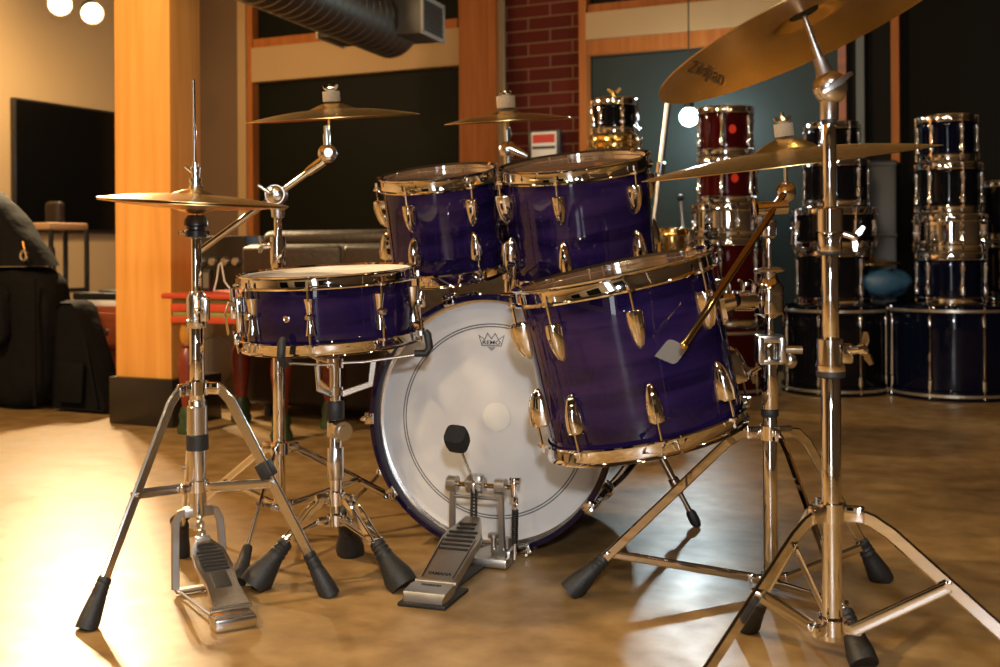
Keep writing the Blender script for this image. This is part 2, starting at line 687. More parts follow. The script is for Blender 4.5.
rstruct('floor', rbox(VL - .2, VR + .2, UF - .2, UB + .2, -0.12, 0), 'floor', 'polished mottled brown concrete floor')
rstruct('wall_left', rbox(VL - .15, VL, UF, UB + .15, 0, ZC), 'wall', 'tan painted wall behind the television')
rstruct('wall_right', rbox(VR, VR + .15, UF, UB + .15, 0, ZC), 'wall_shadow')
rstruct('wall_front', rbox(VL, VR, UF - .15, UF, 0, ZC), 'wall_plaster')
rstruct('ceiling', rbox(VL, VR, UF, UB + .15, ZC, ZC + .1), 'ceiling')


def bx(px, off=0.0):
    """room x where the view ray through pixel column px meets the back wall (off = metres in front of it)"""
    k = (px - CX) / F
    yb = UB - off
    # X = k d ; X = x cosY + y sinY ; d = -x sinY + y cosY
    c, s = math.cos(YAW), math.sin(YAW)
    return yb * (k * c - s) / (c + k * s)


def bd(px, off=0.0):
    x = bx(px, off)
    return -x * math.sin(YAW) + (UB - off) * math.cos(YAW)


Z1, Z2, Z3, Z4 = 1.852, 2.086, 2.15, ZC
struct_back = rstruct('wall_back', rbox(VL, bx(251), UB, UB + .15, 0, ZC), 'wall_dim', 'brown back wall beside the left timber post')
rstruct('wall_brick', rbox(bx(505), bx(585), UB - .02, UB + .15, 0, ZC), 'brick', 'strip of red brick wall between the windows')
rstruct('wall_rear', rbox(bx(251), VR, UB + .15, UB + .25, 0, ZC), 'wall_dark')
for k_, (x0_, x1_) in enumerate(((-4.9, -3.4), (-2.3, -.6), (1.3, 2.9))):  # unseen dark panes added so the chrome reflects more contrast
    rstruct('window_%d' % (6 + k_), rbox(x0_, x1_, UF, UF + .04, .35, 2.75), 'night_glass', 'added dark pane behind the camera, unseen, for contrast in the chrome')
rstruct('added_glow_door', rbox(.35, .95, UF, UF + .04, .02, 2.35), 'added_glow_glass', 'added glowing door panel behind the camera, unseen, for chrome highlights')  # unseen glowing panel added to give the chrome tubes bright streaks
rstruct('trim_14', rbox(.27, .35, UF, UF + .06, 0, 2.43), 'orange_wood')  # jambs of the added glowing door
rstruct('trim_15', rbox(.95, 1.03, UF, UF + .06, 0, 2.43), 'orange_wood')
# window bays
rstruct('window_1', rbox(bx(256), bx(460), UB + .04, UB + .10, 0.0, Z1), 'night_glass', 'dark window pane behind the left crash cymbal')
rstruct('window_2', rbox(bx(256), bx(460), UB + .04, UB + .10, Z3, ZC), 'night_glass', 'dark upper window above the beige beam')
rstruct('window_3', rbox(bx(590), bx(845), UB + .03, UB + .10, 0.0, Z1), 'teal', 'teal window panel behind the stacked drums')
rstruct('window_4', rbox(bx(590), bx(845), UB + .04, UB + .10, Z3, ZC), 'night_glass')
rstruct('window_5', rbox(bx(868), bx(893), UB + .04, UB + .10, 0.0, ZC), 'night_glass')
rstruct('wall_alcove', rbox(bx(900), VR, UB + .04, UB + .10, 0.0, ZC), 'wall_dark', 'black wall at the right end')
# trims
rstruct('trim_1', rbox(bx(243), bx(251), UB - .05, UB + .1, 0, ZC), 'beige', 'beige upright board beside the left window')
rstruct('trim_2', rbox(bx(251), bx(256), UB - .03, UB + .1, 0, ZC), 'orange_wood', 'narrow orange wood window jamb')
rstruct('trim_3', rbox(bx(256), bx(462, .06), UB - .04, UB + .1, Z1, Z2), 'beige', 'beige beam across the left window bay')
rstruct('trim_4', rbox(bx(256), bx(460), UB - .02, UB + .1, Z2, Z3), 'orange_wood', 'orange wood rail above the left beam')
rstruct('pillar', rbox(bx(460, .1), bx(497, .1), UB - .10, UB + .1, 0, ZC), 'orange_wood', 'orange timber pillar left of the brick')
rstruct('trim_5', rbox(bx(497, .04), bx(505, .04), UB - .06, UB + .1, 0, ZC), 'beige', 'narrow beige board left of the brick')
rstruct('trim_6', rbox(bx(583), bx(590), UB - .05, UB + .1, 0, ZC), 'orange_wood', 'narrow orange upright right of the brick')
rstruct('trim_7', rbox(bx(590), bx(845), UB - .05, UB + .1, Z1 + .085, Z2 + .01), 'beige', 'beige beam above the teal window')
rstruct('trim_8', rbox(bx(590), bx(845), UB - .03, UB + .1, Z1 - .005, Z1 + .085), 'orange_wood', 'brown underside board of the right beam')
rstruct('trim_9', rbox(bx(590), bx(845), UB - .02, UB + .1, Z2 + .01, Z3), 'orange_wood', 'orange rail above the right beam')
rstruct('trim_10', rbox(bx(840), bx(848), UB - .04, UB + .1, 0, ZC), 'redwood', 'dark red upright behind the drum stands')
rstruct('trim_11', rbox(bx(858), bx(866), UB - .04, UB + .1, 0, ZC), 'grey_trim', 'grey upright behind the drum stands')
rstruct('trim_12', rbox(bx(848), bx(858), UB + .02, UB + .1, 0, ZC), 'night_glass')
rstruct('trim_13', rbox(bx(893), bx(901), UB - .05, UB + .1, 0, ZC), 'orange_wood', 'thin orange upright at the right')

# timber post in the room, on its black base
PC = Vector((-1.30, 4.46, 0))
PO = Matrix.Translation(PC) @ ROOM


def rlocal(name, b, mtl, label):
    o = struct(name, b, mtl, label)
    o.matrix_world = PO
    return o


rlocal('pillar_timber', rbox(-.288, 0, 0, .185, .18, ZC, .006), 'post_wood', 'large square fir timber post at the left')
rlocal('pillar_base', rbox(-.296, .03, -.03, .27, 0, .189, .004), 'post_base', 'black box base of the timber post')

# ================================================================== DRUM PARTS
TOM_HOOP = [(.003, -.016), (.0125, -.0172), (.0137, -.014), (.0055, -.0115), (.0045, -.009), (.0045, .009), (.0095, .0135), (.0105, .0165), (.0075, .0175), (.0015, .012), (.0015, -.012)]


def hoop(Rs, z, up, n, ang, nseg=96, ears=True, hk=1.0):
    b = B()
    s = 1 if up else -1
    b.lathe([(Rs + r, z + s * h * hk) for r, h in TOM_HOOP], n=nseg, closed=True)
    if ears:
        for i in range(n):
            a = ang + 2 * PI * i / n
            d = Vector((math.sin(a), -math.cos(a), 0))
            t = Vector((math.cos(a), math.sin(a), 0))
            c = d * (Rs + .014) + Vector((0, 0, z - s * .0145 * hk))
            b.prism([(-.014, -.006), (-.009, .006), (-.004, .010), (.004, .010), (.009, .006), (.014, -.006)], .004,
                    Matrix(((t.x, d.x, 0, c.x), (t.y, d.y, 0, c.y), (t.z, d.z, 1, c.z - .002), (0, 0, 0, 1))))
    return b


def teardrop(Rs, L, wd, th):
    """tom lug on a shell of radius Rs facing -y; flat end at z = 0, pointed end at z = -L"""
    b = B()
    st = [(0, .90, .86), (.02, .96, .94), (.08, 1.0, 1.0), (.3, 1.0, 1.0), (.5, .92, .92), (.7, .75, .76), (.85, .56, .55), (.95, .36, .32), (.99, .18, .14), (1.0, .05, .05)]
    rings = []
    for t, a, h in st:
        hw, hh = wd / 2 * a, th * h
        ring_ = []
        for k in range(11):
            an = PI * k / 10
            ring_.append((hw * math.cos(an), -Rs + .003 - (hh + .003) * math.sin(an) ** .8, -L * t))
        rings.append(ring_)
    b.loft(rings)
    b.bar([(0, -Rs - th * .98, -L * .04), (0, -Rs - th * 1.02, -L * .3), (0, -Rs - th * .80, -L * .66), (0, -Rs - th * .5, -L * .88)], [.009, .008, .005, .002], .004, (0, 1, 0))
    return b


def tube_lug(Rs, z0, z1):
    """hour-glass snare lug between heights z0 and z1, facing -y"""
    b = B()
    n = 9
    rings = []
    for i in range(n):
        t = i / (n - 1)
        k = abs(2 * t - 1)
        hw = .0075 + .0045 * k ** 1.5
        hh = .013 + .006 * k ** 1.5
        z = z0 + (z1 - z0) * t
        rings.append([(hw * math.cos(PI * j / 10), -Rs + .002 - hh * math.sin(PI * j / 10) ** .7, z) for j in range(11)])
    b.loft(rings)
    b.prof((0, -Rs - .013, (z0 + z1) / 2 - .006), (0, -Rs - .013, (z0 + z1) / 2 + .006), [(0, .007), (.003, .0095), (.009, .0095), (.012, .007)], n=14)
    return b


def rod_mesh(Rs, z_from, z_to, off=.0155):
    b = B()
    s = 1 if z_to > z_from else -1
    b.tube((0, -Rs - off, z_from), (0, -Rs - off, z_to), .0028, n=8)
    b.tube((0, -Rs - off, z_from - s * .001), (0, -Rs - off, z_from + s * .004), .0058, n=10)
    b.box((0, -Rs - off, z_from - s * .006), (.0052, .0052, .011))
    return b


def shell_b(Rs, Hs, n=96):
    b = B()
    e = .006
    b.lathe([(Rs - e, 0), (Rs - .001, .003), (Rs, .006), (Rs, Hs * .25), (Rs, Hs * .5), (Rs, Hs * .75), (Rs, Hs - .006), (Rs - .001, Hs - .003), (Rs - e, Hs)], n=n)
    b.lathe([(Rs - e, Hs), (Rs - .0085, Hs - .006), (Rs - .0085, .006), (Rs - e, 0)], n=n)
    return b


def head_b(Rs, z, s, n=64):
    b = B()
    b.lathe([(Rs + .001, z - s * .010), (Rs + .001, z - s * .001), (Rs - .003, z + s * .002), (Rs - .012, z + s * .001), (Rs * .5, z + s * .001), (0, z + s * .001)], n=n)
    return b


def drum(name, label, top, Rs, Hs, roll, tilt, nl, ang, shell_mat, head_mat, style='tom', gap=.042, hk=1.0, group='purple drum kit', lug=(.072, .036, .026), bottom_head=None):
    mt = Matrix.Rotation(-R(roll), 4, 'Y') @ Matrix.Rotation(R(tilt), 4, 'X')
    z = mt @ Vector((0, 0, 1))
    root = thing(name, Vector(top) - z * (Hs + .0175), label, 'drum', group, mt)
    ang = R(ang)
    build('shell', shell_b(Rs, Hs), shell_mat, root)
    build('batter_head', head_b(Rs, Hs, 1), head_mat, root)
    build('resonant_head', head_b(Rs, 0, -1), bottom_head or head_mat, root)
    build('hoop', hoop(Rs, Hs, True, nl, ang, hk=hk), 'chrome', root)
    build('hoop', hoop(Rs, 0, False, nl, ang, hk=hk), 'chrome', root)
    if style == 'tom':
        L_, wd, th = lug
        up = build('lug', teardrop(Rs, L_, wd, th), 'chrome', root)
        up.location = (0, 0, Hs - gap)
        rod = build('tension_rod', rod_mesh(Rs, 0, -gap - .003), 'chrome', root)
        rod.location = (0, 0, Hs - .0085)
        lb = teardrop(Rs, L_, wd, th)
        bmesh.ops.transform(lb.bm, matrix=Matrix.Scale(-1, 4, (0, 0, 1)), verts=lb.bm.verts)
        low = build('lug', lb, 'chrome', root)
        low.location = (0, 0, gap)
        rodl = build('tension_rod', rod_mesh(Rs, 0, gap + .003), 'chrome', root)
        rodl.location = (0, 0, .0085)
        srcs = [up, rod, low, rodl]
    else:
        up = build('lug', tube_lug(Rs, Hs * .5 - .036, Hs * .5 + .036), 'chrome', root)
        rod = build('tension_rod', rod_mesh(Rs, 0, -(Hs * .5 - .040)), 'chrome', root)
        rod.location = (0, 0, Hs - .0085)
        rodl = build('tension_rod', rod_mesh(Rs, 0, Hs * .5 - .040), 'chrome', root)
        rodl.location = (0, 0, .0085)
        srcs = [up, rod, rodl]
    for o in srcs:
        o.rotation_euler = (0, 0, ang)
    for i in range(1, nl):
        for o in srcs:
            clone(o, root, rot=(0, 0, ang + 2 * PI * i / nl))
    return root, mt


# ================================================================== PURPLE KIT
snare, snare_m = drum('snare_drum', 'purple snare drum with chrome hoops on a low tripod stand', P(326.5, 267.5, 2.38), .177, .132, 2.4, 3.2, 8, -3, 'purple', 'snare_head', 'snare', hk=.78)
# vent, throw-off and butt plate on the snare
b = B()
a = R(-19)
dv = Vector((math.sin(a), -math.cos(a), 0))
b.torus(dv * .178 + Vector((0, 0, .063)), dv, .0055, .0022, n=18)
b.tube(dv * .174 + Vector((0, 0, .063)), dv * .178 + Vector((0, 0, .063)), .004, n=12)
build('air_vent', b, 'chrome', snare)


def strainer(angd, long=True):
    fr = Matrix.Rotation(R(angd), 4, 'Z')
    b = B(fr)
    b.box((0, -.184, .062), (.034, .016, .075), bevel=.004)
    b.box((0, -.196, .072), (.026, .014, .035), bevel=.003)
    if long:
        b.bar([(0.006, -.203, .092), (.006, -.213, .066), (.006, -.208, .022)], .014, .005, (0, 1, 0.2))
        b.tube((-.016, -.196, .086), (.016, -.196, .086), .006, n=12)
        b.tube((0, -.196, .085), (0, -.196, .118), .006, n=10)
    b.box((0, -.193, .012), (.03, .010, .022), bevel=.002)
    b.tube((-.01, -.198, .030), (-.01, -.190, -.018), .0022, n=6)
    b.tube((.01, -.198, .030), (.01, -.190, -.018), .0022, n=6)
    return b


build('throw_off', strainer(-80), 'chrome', snare)
build('butt_plate', strainer(97, False), 'chrome', snare)

tom_l, tml = drum('mounted_tom', 'smaller purple mounted tom, left above the bass drum', P(438, 171.0, 2.88), .145, .238, 5.5, 11.2, 6, -29, 'purple', 'clear_head')
tom_r, tmr = drum('mounted_tom', 'larger purple mounted tom, in the middle behind the hanging floor tom', P(573.5, 159.5, 2.76), .177, .263, 6.4, 10.4, 6, -18, 'purple', 'clear_head')
floor_tom, ftm = drum('floor_tom', 'big purple floor tom hung tilted beside the bass drum head', P(611.5, 268, 2.25), 0.1945, .311, 12.0, 2.0, 8, 1, 'purple', 'clear_head', lug=(.076, .037, .028), gap=.050)


def on_shell(Rs, angd, z):
    """frame on a shell: x tangential, y up, z outward"""
    a = R(angd)
    d = Vector((math.sin(a), -math.cos(a), 0))
    t = Vector((math.cos(a), math.sin(a), 0))
    o = d * Rs + Vector((0, 0, z))
    return Matrix(((t.x, 0, d.x, o.x), (t.y, 0, d.y, o.y), (t.z, 1, d.z, o.z), (0, 0, 0, 1)))


# diamond maker's badge on the floor tom, and its bracket
b = B()
Rs = .1945
pts = []
outl = [(-.035, 0), (-.030, .004), (-.006, .0215), (0, .023), (.006, .0215), (.030, .004), (.035, 0), (.030, -.004), (.006, -.0215), (0, -.023), (-.006, -.0215), (-.030, -.004)]


def wrap(x, y, h, angd, zc):
    a = R(angd) + x / Rs
    return Vector(((Rs + h) * math.sin(a), -(Rs + h) * math.cos(a), zc + y))


BA, BZ = 17.5, .168
b.loft([[wrap(x, y, .0003, BA, BZ) for x, y in outl], [wrap(x * .97, y * .97, .0022, BA, BZ) for x, y in outl]])
build('badge', b, 'badge_silver', floor_tom)
b = B()
fr = on_shell(Rs, 84, .215)
b.m = fr
b.prism([(-.022, -.04), (.022, -.04), (.026, -.02), (.026, .02), (.022, .04), (-.022, .04), (-.026, .02), (-.026, -.02)], .010, Matrix.Translation((0, 0, -.003)))
b.tube((0, 0, .004), (0, 0, .030), .018, .015, n=20)
build('bracket', b, 'chrome', floor_tom)
for o_, angs, zz, rs in ((tom_l, 168, .15, .145), (tom_r, 200, .16, .177)):
    b = B(on_shell(rs, angs, zz))
    b.box((0, 0, .004), (.05, .07, .012), bevel=.004)
    b.tube((0, 0, .006), (0, 0, .03), .016, n=16)
    build('bracket', b, 'chrome', o_)

# ------------------------------------------------------------------ bass drum
YB = R(19)
BD = Matrix.Rotation(-YB, 4, 'Z')
bc = P(491, 425, 2.6)
BC = Vector((bc.x, bc.y, 0))
bass = thing('bass_drum', BC, 'purple bass drum with a white front head facing the pedal', 'drum', 'purple drum kit', BD)
BR = .2945
C0 = (0, 0, BR)
AX = (0, 1, 0)
DEP = .46


def blathe(profile, closed=False, n=128):
    b = B()
    return b.lathe(profile, C0, AX, n, closed)


build('shell', blathe([(.277, .028), (.279, .032), (.279, .12), (.279, .23), (.279, .34), (.279, DEP - .032), (.277, DEP - .028)]), 'purple_bass', bass)
build('hoop', blathe([(.2815, -.028), (.283, -.030), (.293, -.030), (.2945, -.028), (.2945, .010), (.293, .012), (.283, .012), (.2815, .010)], True), 'purple_hoop', bass)
build('hoop', blathe([(.2815, DEP - .002), (.283, DEP), (.293, DEP), (.2945, DEP - .002), (.2945, DEP - .040), (.293, DEP - .042), (.283, DEP - .042), (.2815, DEP - .040)], True), 'purple_hoop', bass)
build('flesh_ring', blathe([(.276, .010), (.2825, .008), (.2825, .026), (.279, .028)]), 'satin_chrome', bass)
build('batter_head', blathe([(.278, .012), (.276, .010), (.272, .0125), (.264, .0135), (.13, .0135), (0, .0135)]), 'bass_head', bass)
build('resonant_head', blathe([(.279, DEP - .012), (.264, DEP - .0135), (0, DEP - .0135)]), 'dark_head', bass)
HY = .0135 - .0009      # front of the head sheet


def claw_b():
    b = B()
    # hook over the hoop, built at the top: x tangential, z radial from the drum centre
    b.box((0, -.0335, .2895), (.026, .006, .016), bevel=.002)
    b.box((0, -.012, .2995), (.028, .046, .010), bevel=.003)
    b.box((0, .010, .303), (.018, .014, .012), bevel=.003)
    b.tube((0, -.03, .3035), (0, .020, .3035), .0055, .0075, n=12)
    return b


def trod_b():
    b = B()
    b.tube((0, -.036, .3035), (0, .125, .3035), .0032, n=8)
    b.tube((0, -.042, .3035), (0, -.034, .3035), .006, n=10)
    b.box((0, -.046, .3035), (.0056, .012, .0056))
    return b


def blug_b():
    b = B()
    rings = []
    for t, a, h in [(0, .7, .8), (.08, .9, .95), (.3, 1, 1), (.6, .9, .9), (.85, .55, .55), (1, .1, .08)]:
        rings.append([(.018 * a * math.cos(PI * k / 10), .115 + .085 * t, .277 + (.002 + .032 * h) * math.sin(PI * k / 10) ** .8) for k in range(11)])
    b.loft(rings)
    return b


for k in range(10):
    th = R(18 + 36 * k)
    if k == 0:
        trio = [build('claw', claw_b(), 'chrome', bass), build('tension_rod', trod_b(), 'chrome', bass), build('lug', blug_b(), 'chrome', bass)]
        for o in trio:
            o.location = C0
            o.rotation_euler = (0, th, 0)
    else:
        for o in trio:
            clone(o, bass, rot=(0, th, 0))
# spurs
for s in (1, -1):
    b = B()
    an = R(103)
    base = Vector((s * .279 * math.sin(an), .34, BR + .279 * math.cos(an)))
    out = Vector((s * math.sin(an), 0, math.cos(an)))
    b.box(base + out * .008, (.03, .06, .07), Matrix.Rotation(0, 4, 'Y'), bevel=.006)
    b.tube(base + out * .004, base + out * .04, .017, n=16)
    sp = build('spur_bracket', b, 'chrome', bass)
    foot = Vector((s * .462, .135, .012))
    if s == 1:
        fw = G(697, 527)
        foot = BD.inverted() @ (fw - BC) + Vector((0, 0, .005))
    b = B()
    st = base + out * .03
    dr = (foot - st).normalized()
    b.tube(st - dr * .05, st + dr * (foot - st).length * .55, .0095, n=14)
    b.tube(st + dr * (foot - st).length * .52, foot - dr * .03, .0065, n=12)
    b.prof(st + dr * (foot - st).length * .48, foot, [(0, .012), (.006, .014), (.022, .014), (.028, .010)])
    sr = build('spur', b, 'chrome', bass)
    b = B()
    b.prof(foot - dr * .04, foot, [(0, .008), (.008, .013), (.034, .013), (.044, .009)])
    for v in b.bm.verts:
        v.co.z = max(v.co.z, .0006)
    build('rubber_tip', b, 'rubber', sr)

# logo and felt patch on the head
lp = []


def headpt(px, py):
    """point on the batter head plane under a pixel, in the drum's own frame"""
    n = BD @ Vector((0, 1, 0))
    o = BC + BD @ Vector((0, HY, 0))
    e = Vector((0, 0, HC))
    dr = P(px, py, 1.0) - e
    t = (o - e).dot(n) / dr.dot(n)
    return BD.inverted() @ (e + dr * t - BC)


b = B()
c = headpt(496.5, 417)
b.lathe([(0.033, 0), (.033, .0006), (.032, .0008), (0, .0008)], (c.x, HY, c.z), (0, -1, 0), 48)
build('felt_patch', b, 'patch', bass)
c = headpt(491.5, 340)
FRH = Matrix(((1, 0, 0, c.x), (0, 0, -1, HY + .0001), (0, 1, 0, c.z), (0, 0, 0, 1)))
crown = [(-.024, -.014), (.024, -.014), (.032, .012), (.017, .002), (.0095, .017), (0, .004), (-.0095, .017), (-.017, .002), (-.032, .012)]
inner = []
for i, p in enumerate(crown):
    p0, p1, p2 = Vector(crown[i - 1]), Vector(p), Vector(crown[(i + 1) % len(crown)])
    e1, e2 = (p1 - p0).normalized(), (p2 - p1).normalized()
    n1, n2 = Vector((-e1.y, e1.x)), Vector((-e2.y, e2.x))
    k = (n1 + n2) / max(.35, 1 + n1.dot(n2))
    inner.append(tuple(p1 + k * .0016))
b = B()
for hgt in (.0006,):
    o1 = b.ring([FRH @ Vector((x, y, hgt)) for x, y in crown])
    i1 = b.ring([FRH @ Vector((x, y, hgt)) for x, y in inner])
    o0 = b.ring([FRH @ Vector((x, y, 0)) for x, y in crown])
    i0 = b.ring([FRH @ Vector((x, y, 0)) for x, y in inner])
    b.bridge(o1, i1)
    b.bridge(o0, o1)
    b.bridge(i1, i0)
for k, (yy, ww) in enumerate(((-.0175, .018), (-.0205, .013), (-.0235, .008))):
    b.prism([(-ww / 2, yy), (ww / 2, yy), (ww / 2, yy + .0011), (-ww / 2, yy + .0011)], .0006, FRH)
crn = build('crown_logo', b, 'ink', bass)
me = text_mesh('REMO', .0150, extrude=.0003, offset=.00015)
o = link('brand_lettering', me, crn, 'ink')
o.matrix_local = FRH @ Matrix.Translation((0, -.0062, .0004)) @ Matrix.Diagonal((1.12, .85, 1, 1))
tag(o, 'black REMO lettering')

# tom holder on top of the bass drum
tz = 2 * BR - .016
holder = thing('tom_holder', BC + BD @ Vector((.0, .20, tz)), 'chrome double tom holder on top of the bass drum', 'tom holder', 'purple drum kit', BD)
b = B()
b.box((0, 0, .006), (.07, .09, .014), bevel=.004)
b.tube((0, 0, 0), (0, 0, .03), .024, .02, n=20)
build('base_plate', b, 'chrome', holder)
b = B()
b.tube((0, 0, .02), (0, 0, .115), .0145, n=18)
build('post', b, 'chrome', holder)
b = B()
b.box((0, 0, .115), (.075, .036, .036), bevel=.008)
build('clamp', b, 'chrome', holder)
hm_inv = (Matrix.Translation(holder.location) @ BD).inverted()
for root_, mt_, rs, angs, zz in ((tom_l, tml, .145, 168, .15), (tom_r, tmr, .177, 200, .16)):
    wm = Matrix.Translation(root_.location) @ mt_
    fr = wm @ on_shell(rs, angs, zz)
    tip = hm_inv @ (fr @ Vector((0, 0, .028)))
    knee = hm_inv @ (fr @ Vector((0, -.01, .05)))
    s0 = Vector((.03 if tip.x > 0 else -.03, 0, .115))
    b = B()
    b.path([s0, s0 + (knee - s0) * .5 + Vector((0, .02, .0)), knee, tip], [.008, .0085, .0085, .0085], 12)
    build('arm', b, 'chrome', holder)

# ================================================================== CYMBALS


def cym_profile(Rc, bell_r, bell_h, bow_h, th=.0012):
    top = []
    for i in range(9):
        t = i / 8
        r = bell_r * t
        top.append((r, bow_h + bell_h * math.cos(t * PI / 2 * .97) ** 1.0))
    z_edge = top[-1][1]
    for i in range(1, 15):
        t = i / 14
        r = bell_r + (Rc - bell_r) * t
        top.append((r, z_edge * (1 - t ** 1.55)))
    return top


def cym_z(prof_, r):
    for (r0, z0), (r1, z1) in zip(prof_, prof_[1:]):
        if r0 <= r <= r1:
            return z0 + (z1 - z0) * (r - r0) / (r1 - r0)
    return prof_[-1][1]


def cymbal(name, label, c, Rc, roll, tilt, bell_r=None, bell_h=.022, bow_h=.022, flip=False, group='cymbals of the purple kit', cat='cymbal'):
    mt = Matrix.Rotation(-R(roll), 4, 'Y') @ Matrix.Rotation(R(tilt), 4, 'X')
    if flip:
        mt = mt @ Matrix.Rotation(PI, 4, 'X')
    bell_r = bell_r or Rc * .24
    pr = cym_profile(Rc, bell_r, bell_h, bow_h)
    th = .0013
    b = B()
    lo = [(max(r - .0, 0), z - th) for r, z in pr]
    b.lathe([(.006, pr[0][1])] + pr[1:] + list(reversed(lo[1:])) + [(.006, lo[0][1])], n=128, closed=True)
    o = build(name, b, 'bronze', None, sharp=60)
    o.matrix_world = Matrix.Translation(c) @ mt
    tag(o, label, cat, group)
    return o, mt, pr


def topper(root, b_world_fn, base, axis, felt_r=.014, felt_h=.02, nut=True, lower=True, drop=.0):
    """felt and wing nut above a cymbal, and the cup below it; base = point at the cymbal hole, axis = up along the rod"""
    ax = Vector(axis).normalized()
    base = Vector(base)
    b = W(root)
    b.prof(base + ax * .0015, base + ax * (.0015 + felt_h), [(0, felt_r * .96), (.002, felt_r), (felt_h - .002, felt_r), (felt_h, felt_r * .95)])
    build('felt_washer', b, 'felt', root)
    if nut:
        b = W(root)
        t = base + ax * (felt_h + .002)
        b.prof(t, t + ax, [(0, .010), (.004, .011), (.010, .006), (.016, .0045)])
        side = ax.cross(Vector((0, 1, 0))).normalized()
        for s in (1, -1):
            b.bar([t + ax * .004 + side * s * .004, t + ax * .008 + side * s * .012, t + ax * .014 + side * s * .016], [.010, .010, .007], .003, Vector((0, 1, 0)))
        build('wing_nut', b, 'chrome', root)
    if lower:
        b = W(root)
        b.prof(base - ax * .014, base - ax * .001, [(0, .007), (.002, felt_r * 1.0), (.008, felt_r * 1.05), (.012, felt_r * .9)])
        build('cup_washer', b, 'black_felt', root)


# ================================================================== TRIPODS


def tripod(root, Cxy, zc, zb, feet, wd=.018, th=.005, tube_r=.0145, foot=(.085, .0105, .019), brace_t=.58, shoulder=.075, brace_w=None, collar_r=None, leg_mat='chrome', two=False, sh_drop=.012):
    C = Vector((Cxy[0], Cxy[1], 0))
    cr = collar_r or tube_r + .007
    b = W(root)
    b.tube(C + UP * (zc - .014), C + UP * (zc + .014), cr, n=24)
    for f in feet:
        rd = (Vector((f[0], f[1], 0)) - C).normalized()
        b.box(C + UP * zc + rd * (cr + .010), (.034, .014, .024), Matrix.Rotation(math.atan2(rd.y, rd.x), 4, 'Z'), bevel=.003)
    side0 = (Vector((feet[0][0], feet[0][1], 0)) - C).normalized().cross(UP)
    b.tube(C + UP * zc + side0 * cr, C + UP * zc + side0 * (cr + .018), .005, n=10)
    build('leg_collar', b, 'chrome', root)
    b = W(root)
    b.tube(C + UP * (zb - .011), C + UP * (zb + .011), cr - .001, n=24)
    for f in feet:
        rd = (Vector((f[0], f[1], 0)) - C).normalized()
        b.box(C + UP * zb + rd * (cr + .008), (.028, .012, .018), Matrix.Rotation(math.atan2(rd.y, rd.x), 4, 'Z'), bevel=.003)
    build('brace_collar', b, 'chrome', root)
    for f in feet:
        Fp = Vector((f[0], f[1], .014))
        rd = Vector((Fp.x - C.x, Fp.y - C.y, 0)).normalized()
        sd = rd.cross(UP)
        p0 = C + rd * (cr + .012) + UP * zc
        p1 = C + rd * shoulder + UP * (zc - sh_drop)
        p2 = p1 + (Fp - p1) * .10 - UP * 0
        p1b = p1 + rd * .0
        dr = (Fp - p1).normalized()
        Fp.z = foot[2] * .92 * math.hypot(dr.x, dr.y) + .0008
        dr = (Fp - p1).normalized()
        Ln = (Fp - p1).length
        e = Fp - dr * foot[0] * .3
        b = W(root)
        offs = (.0,) if not two else (-.011, .011)
        for q in offs:
            s_ = sd * q
            b.bar([p0 + s_, p1 - rd * .012 + UP * .004 + s_, p1 + dr * .02 + s_, e + s_], wd, th, sd)
        # rivet where the brace meets the leg
        pb = p1 + (Fp - p1) * brace_t
        b.tube(pb - sd * (th * 1.6 + (.011 if two else 0)), pb + sd * (th * 1.6 + (.011 if two else 0)), .0055, n=10)
        leg = build('leg', b, leg_mat, root)
        b = W(root)
        fl, ra, rb = foot
        ft = Fp - dr * fl
        b.prof(ft, Fp, [(0, ra), (fl * .10, ra * 1.12), (fl * .13, ra * 1.02), (fl * .2, ra * 1.18), (fl * .24, ra * 1.08), (fl * .32, ra * 1.25), (fl * .36, ra * 1.15), (fl * .48, ra * 1.32), (fl * .9, rb), (fl * 1.0, rb * 1.02), (fl + rb * .55, rb * 1.02)], n=20)
        for v in b.bm.verts:        # the sole stands flat on the floor
            v.co.z = max(v.co.z, .0006)
        build('rubber_foot', b, 'rubber', leg)
        b = W(root)
        q0 = C + rd * (cr + .010) + UP * zb + sd * (th + .001)
        b.bar([q0, pb + sd * (th + .001)], brace_w or wd * .9, th * .7, sd)
        build('brace', b, leg_mat, root)


def sleeve(root, name, C, z0, z1, r, mtl='chrome', n=24):
    b = W(root)
    b.prof(Vector((C[0], C[1], z0)), Vector((C[0], C[1], z1)), [(0, r * .94), (.0015, r), (z1 - z0 - .0015, r), (z1 - z0, r * .94)], n)
    return build(name, b, mtl, root)


def wing_bolt(root, c, dr, s=1.0, mtl='chrome', name='wing_bolt'):
    """bolt leaving c along dr with a two-winged head"""
    c, dr = Vector(c), Vector(dr).normalized()
    sd = dr.cross(UP)
    sd = sd.normalized() if sd.length > .1 else Vector((1, 0, 0))
    up = sd.cross(dr).normalized()
    b = W(root)
    b.tube(c, c + dr * .02 * s, .006 * s, n=12)
    t = c + dr * .02 * s
    b.prof(t - dr * .003, t + dr * .02, [(0, .009 * s), (.008 * s, .008 * s), (.011 * s, .004 * s)])
    for k in (1, -1):
        b.bar([t, t + up * k * .012 * s + dr * .006 * s, t + up * k * .024 * s + dr * .010 * s], [.008 * s, .013 * s, .008 * s], .004 * s, sd)
    return build(name, b, mtl, root)


# ------------------------------------------------------------------ hi-hat stand
HH = G(200, 250 + 780 / 2.31)
HH = Vector((-.621, 2.31, 0))


def zz(y, C):
    return HC - (y - CY) * C[1] / F


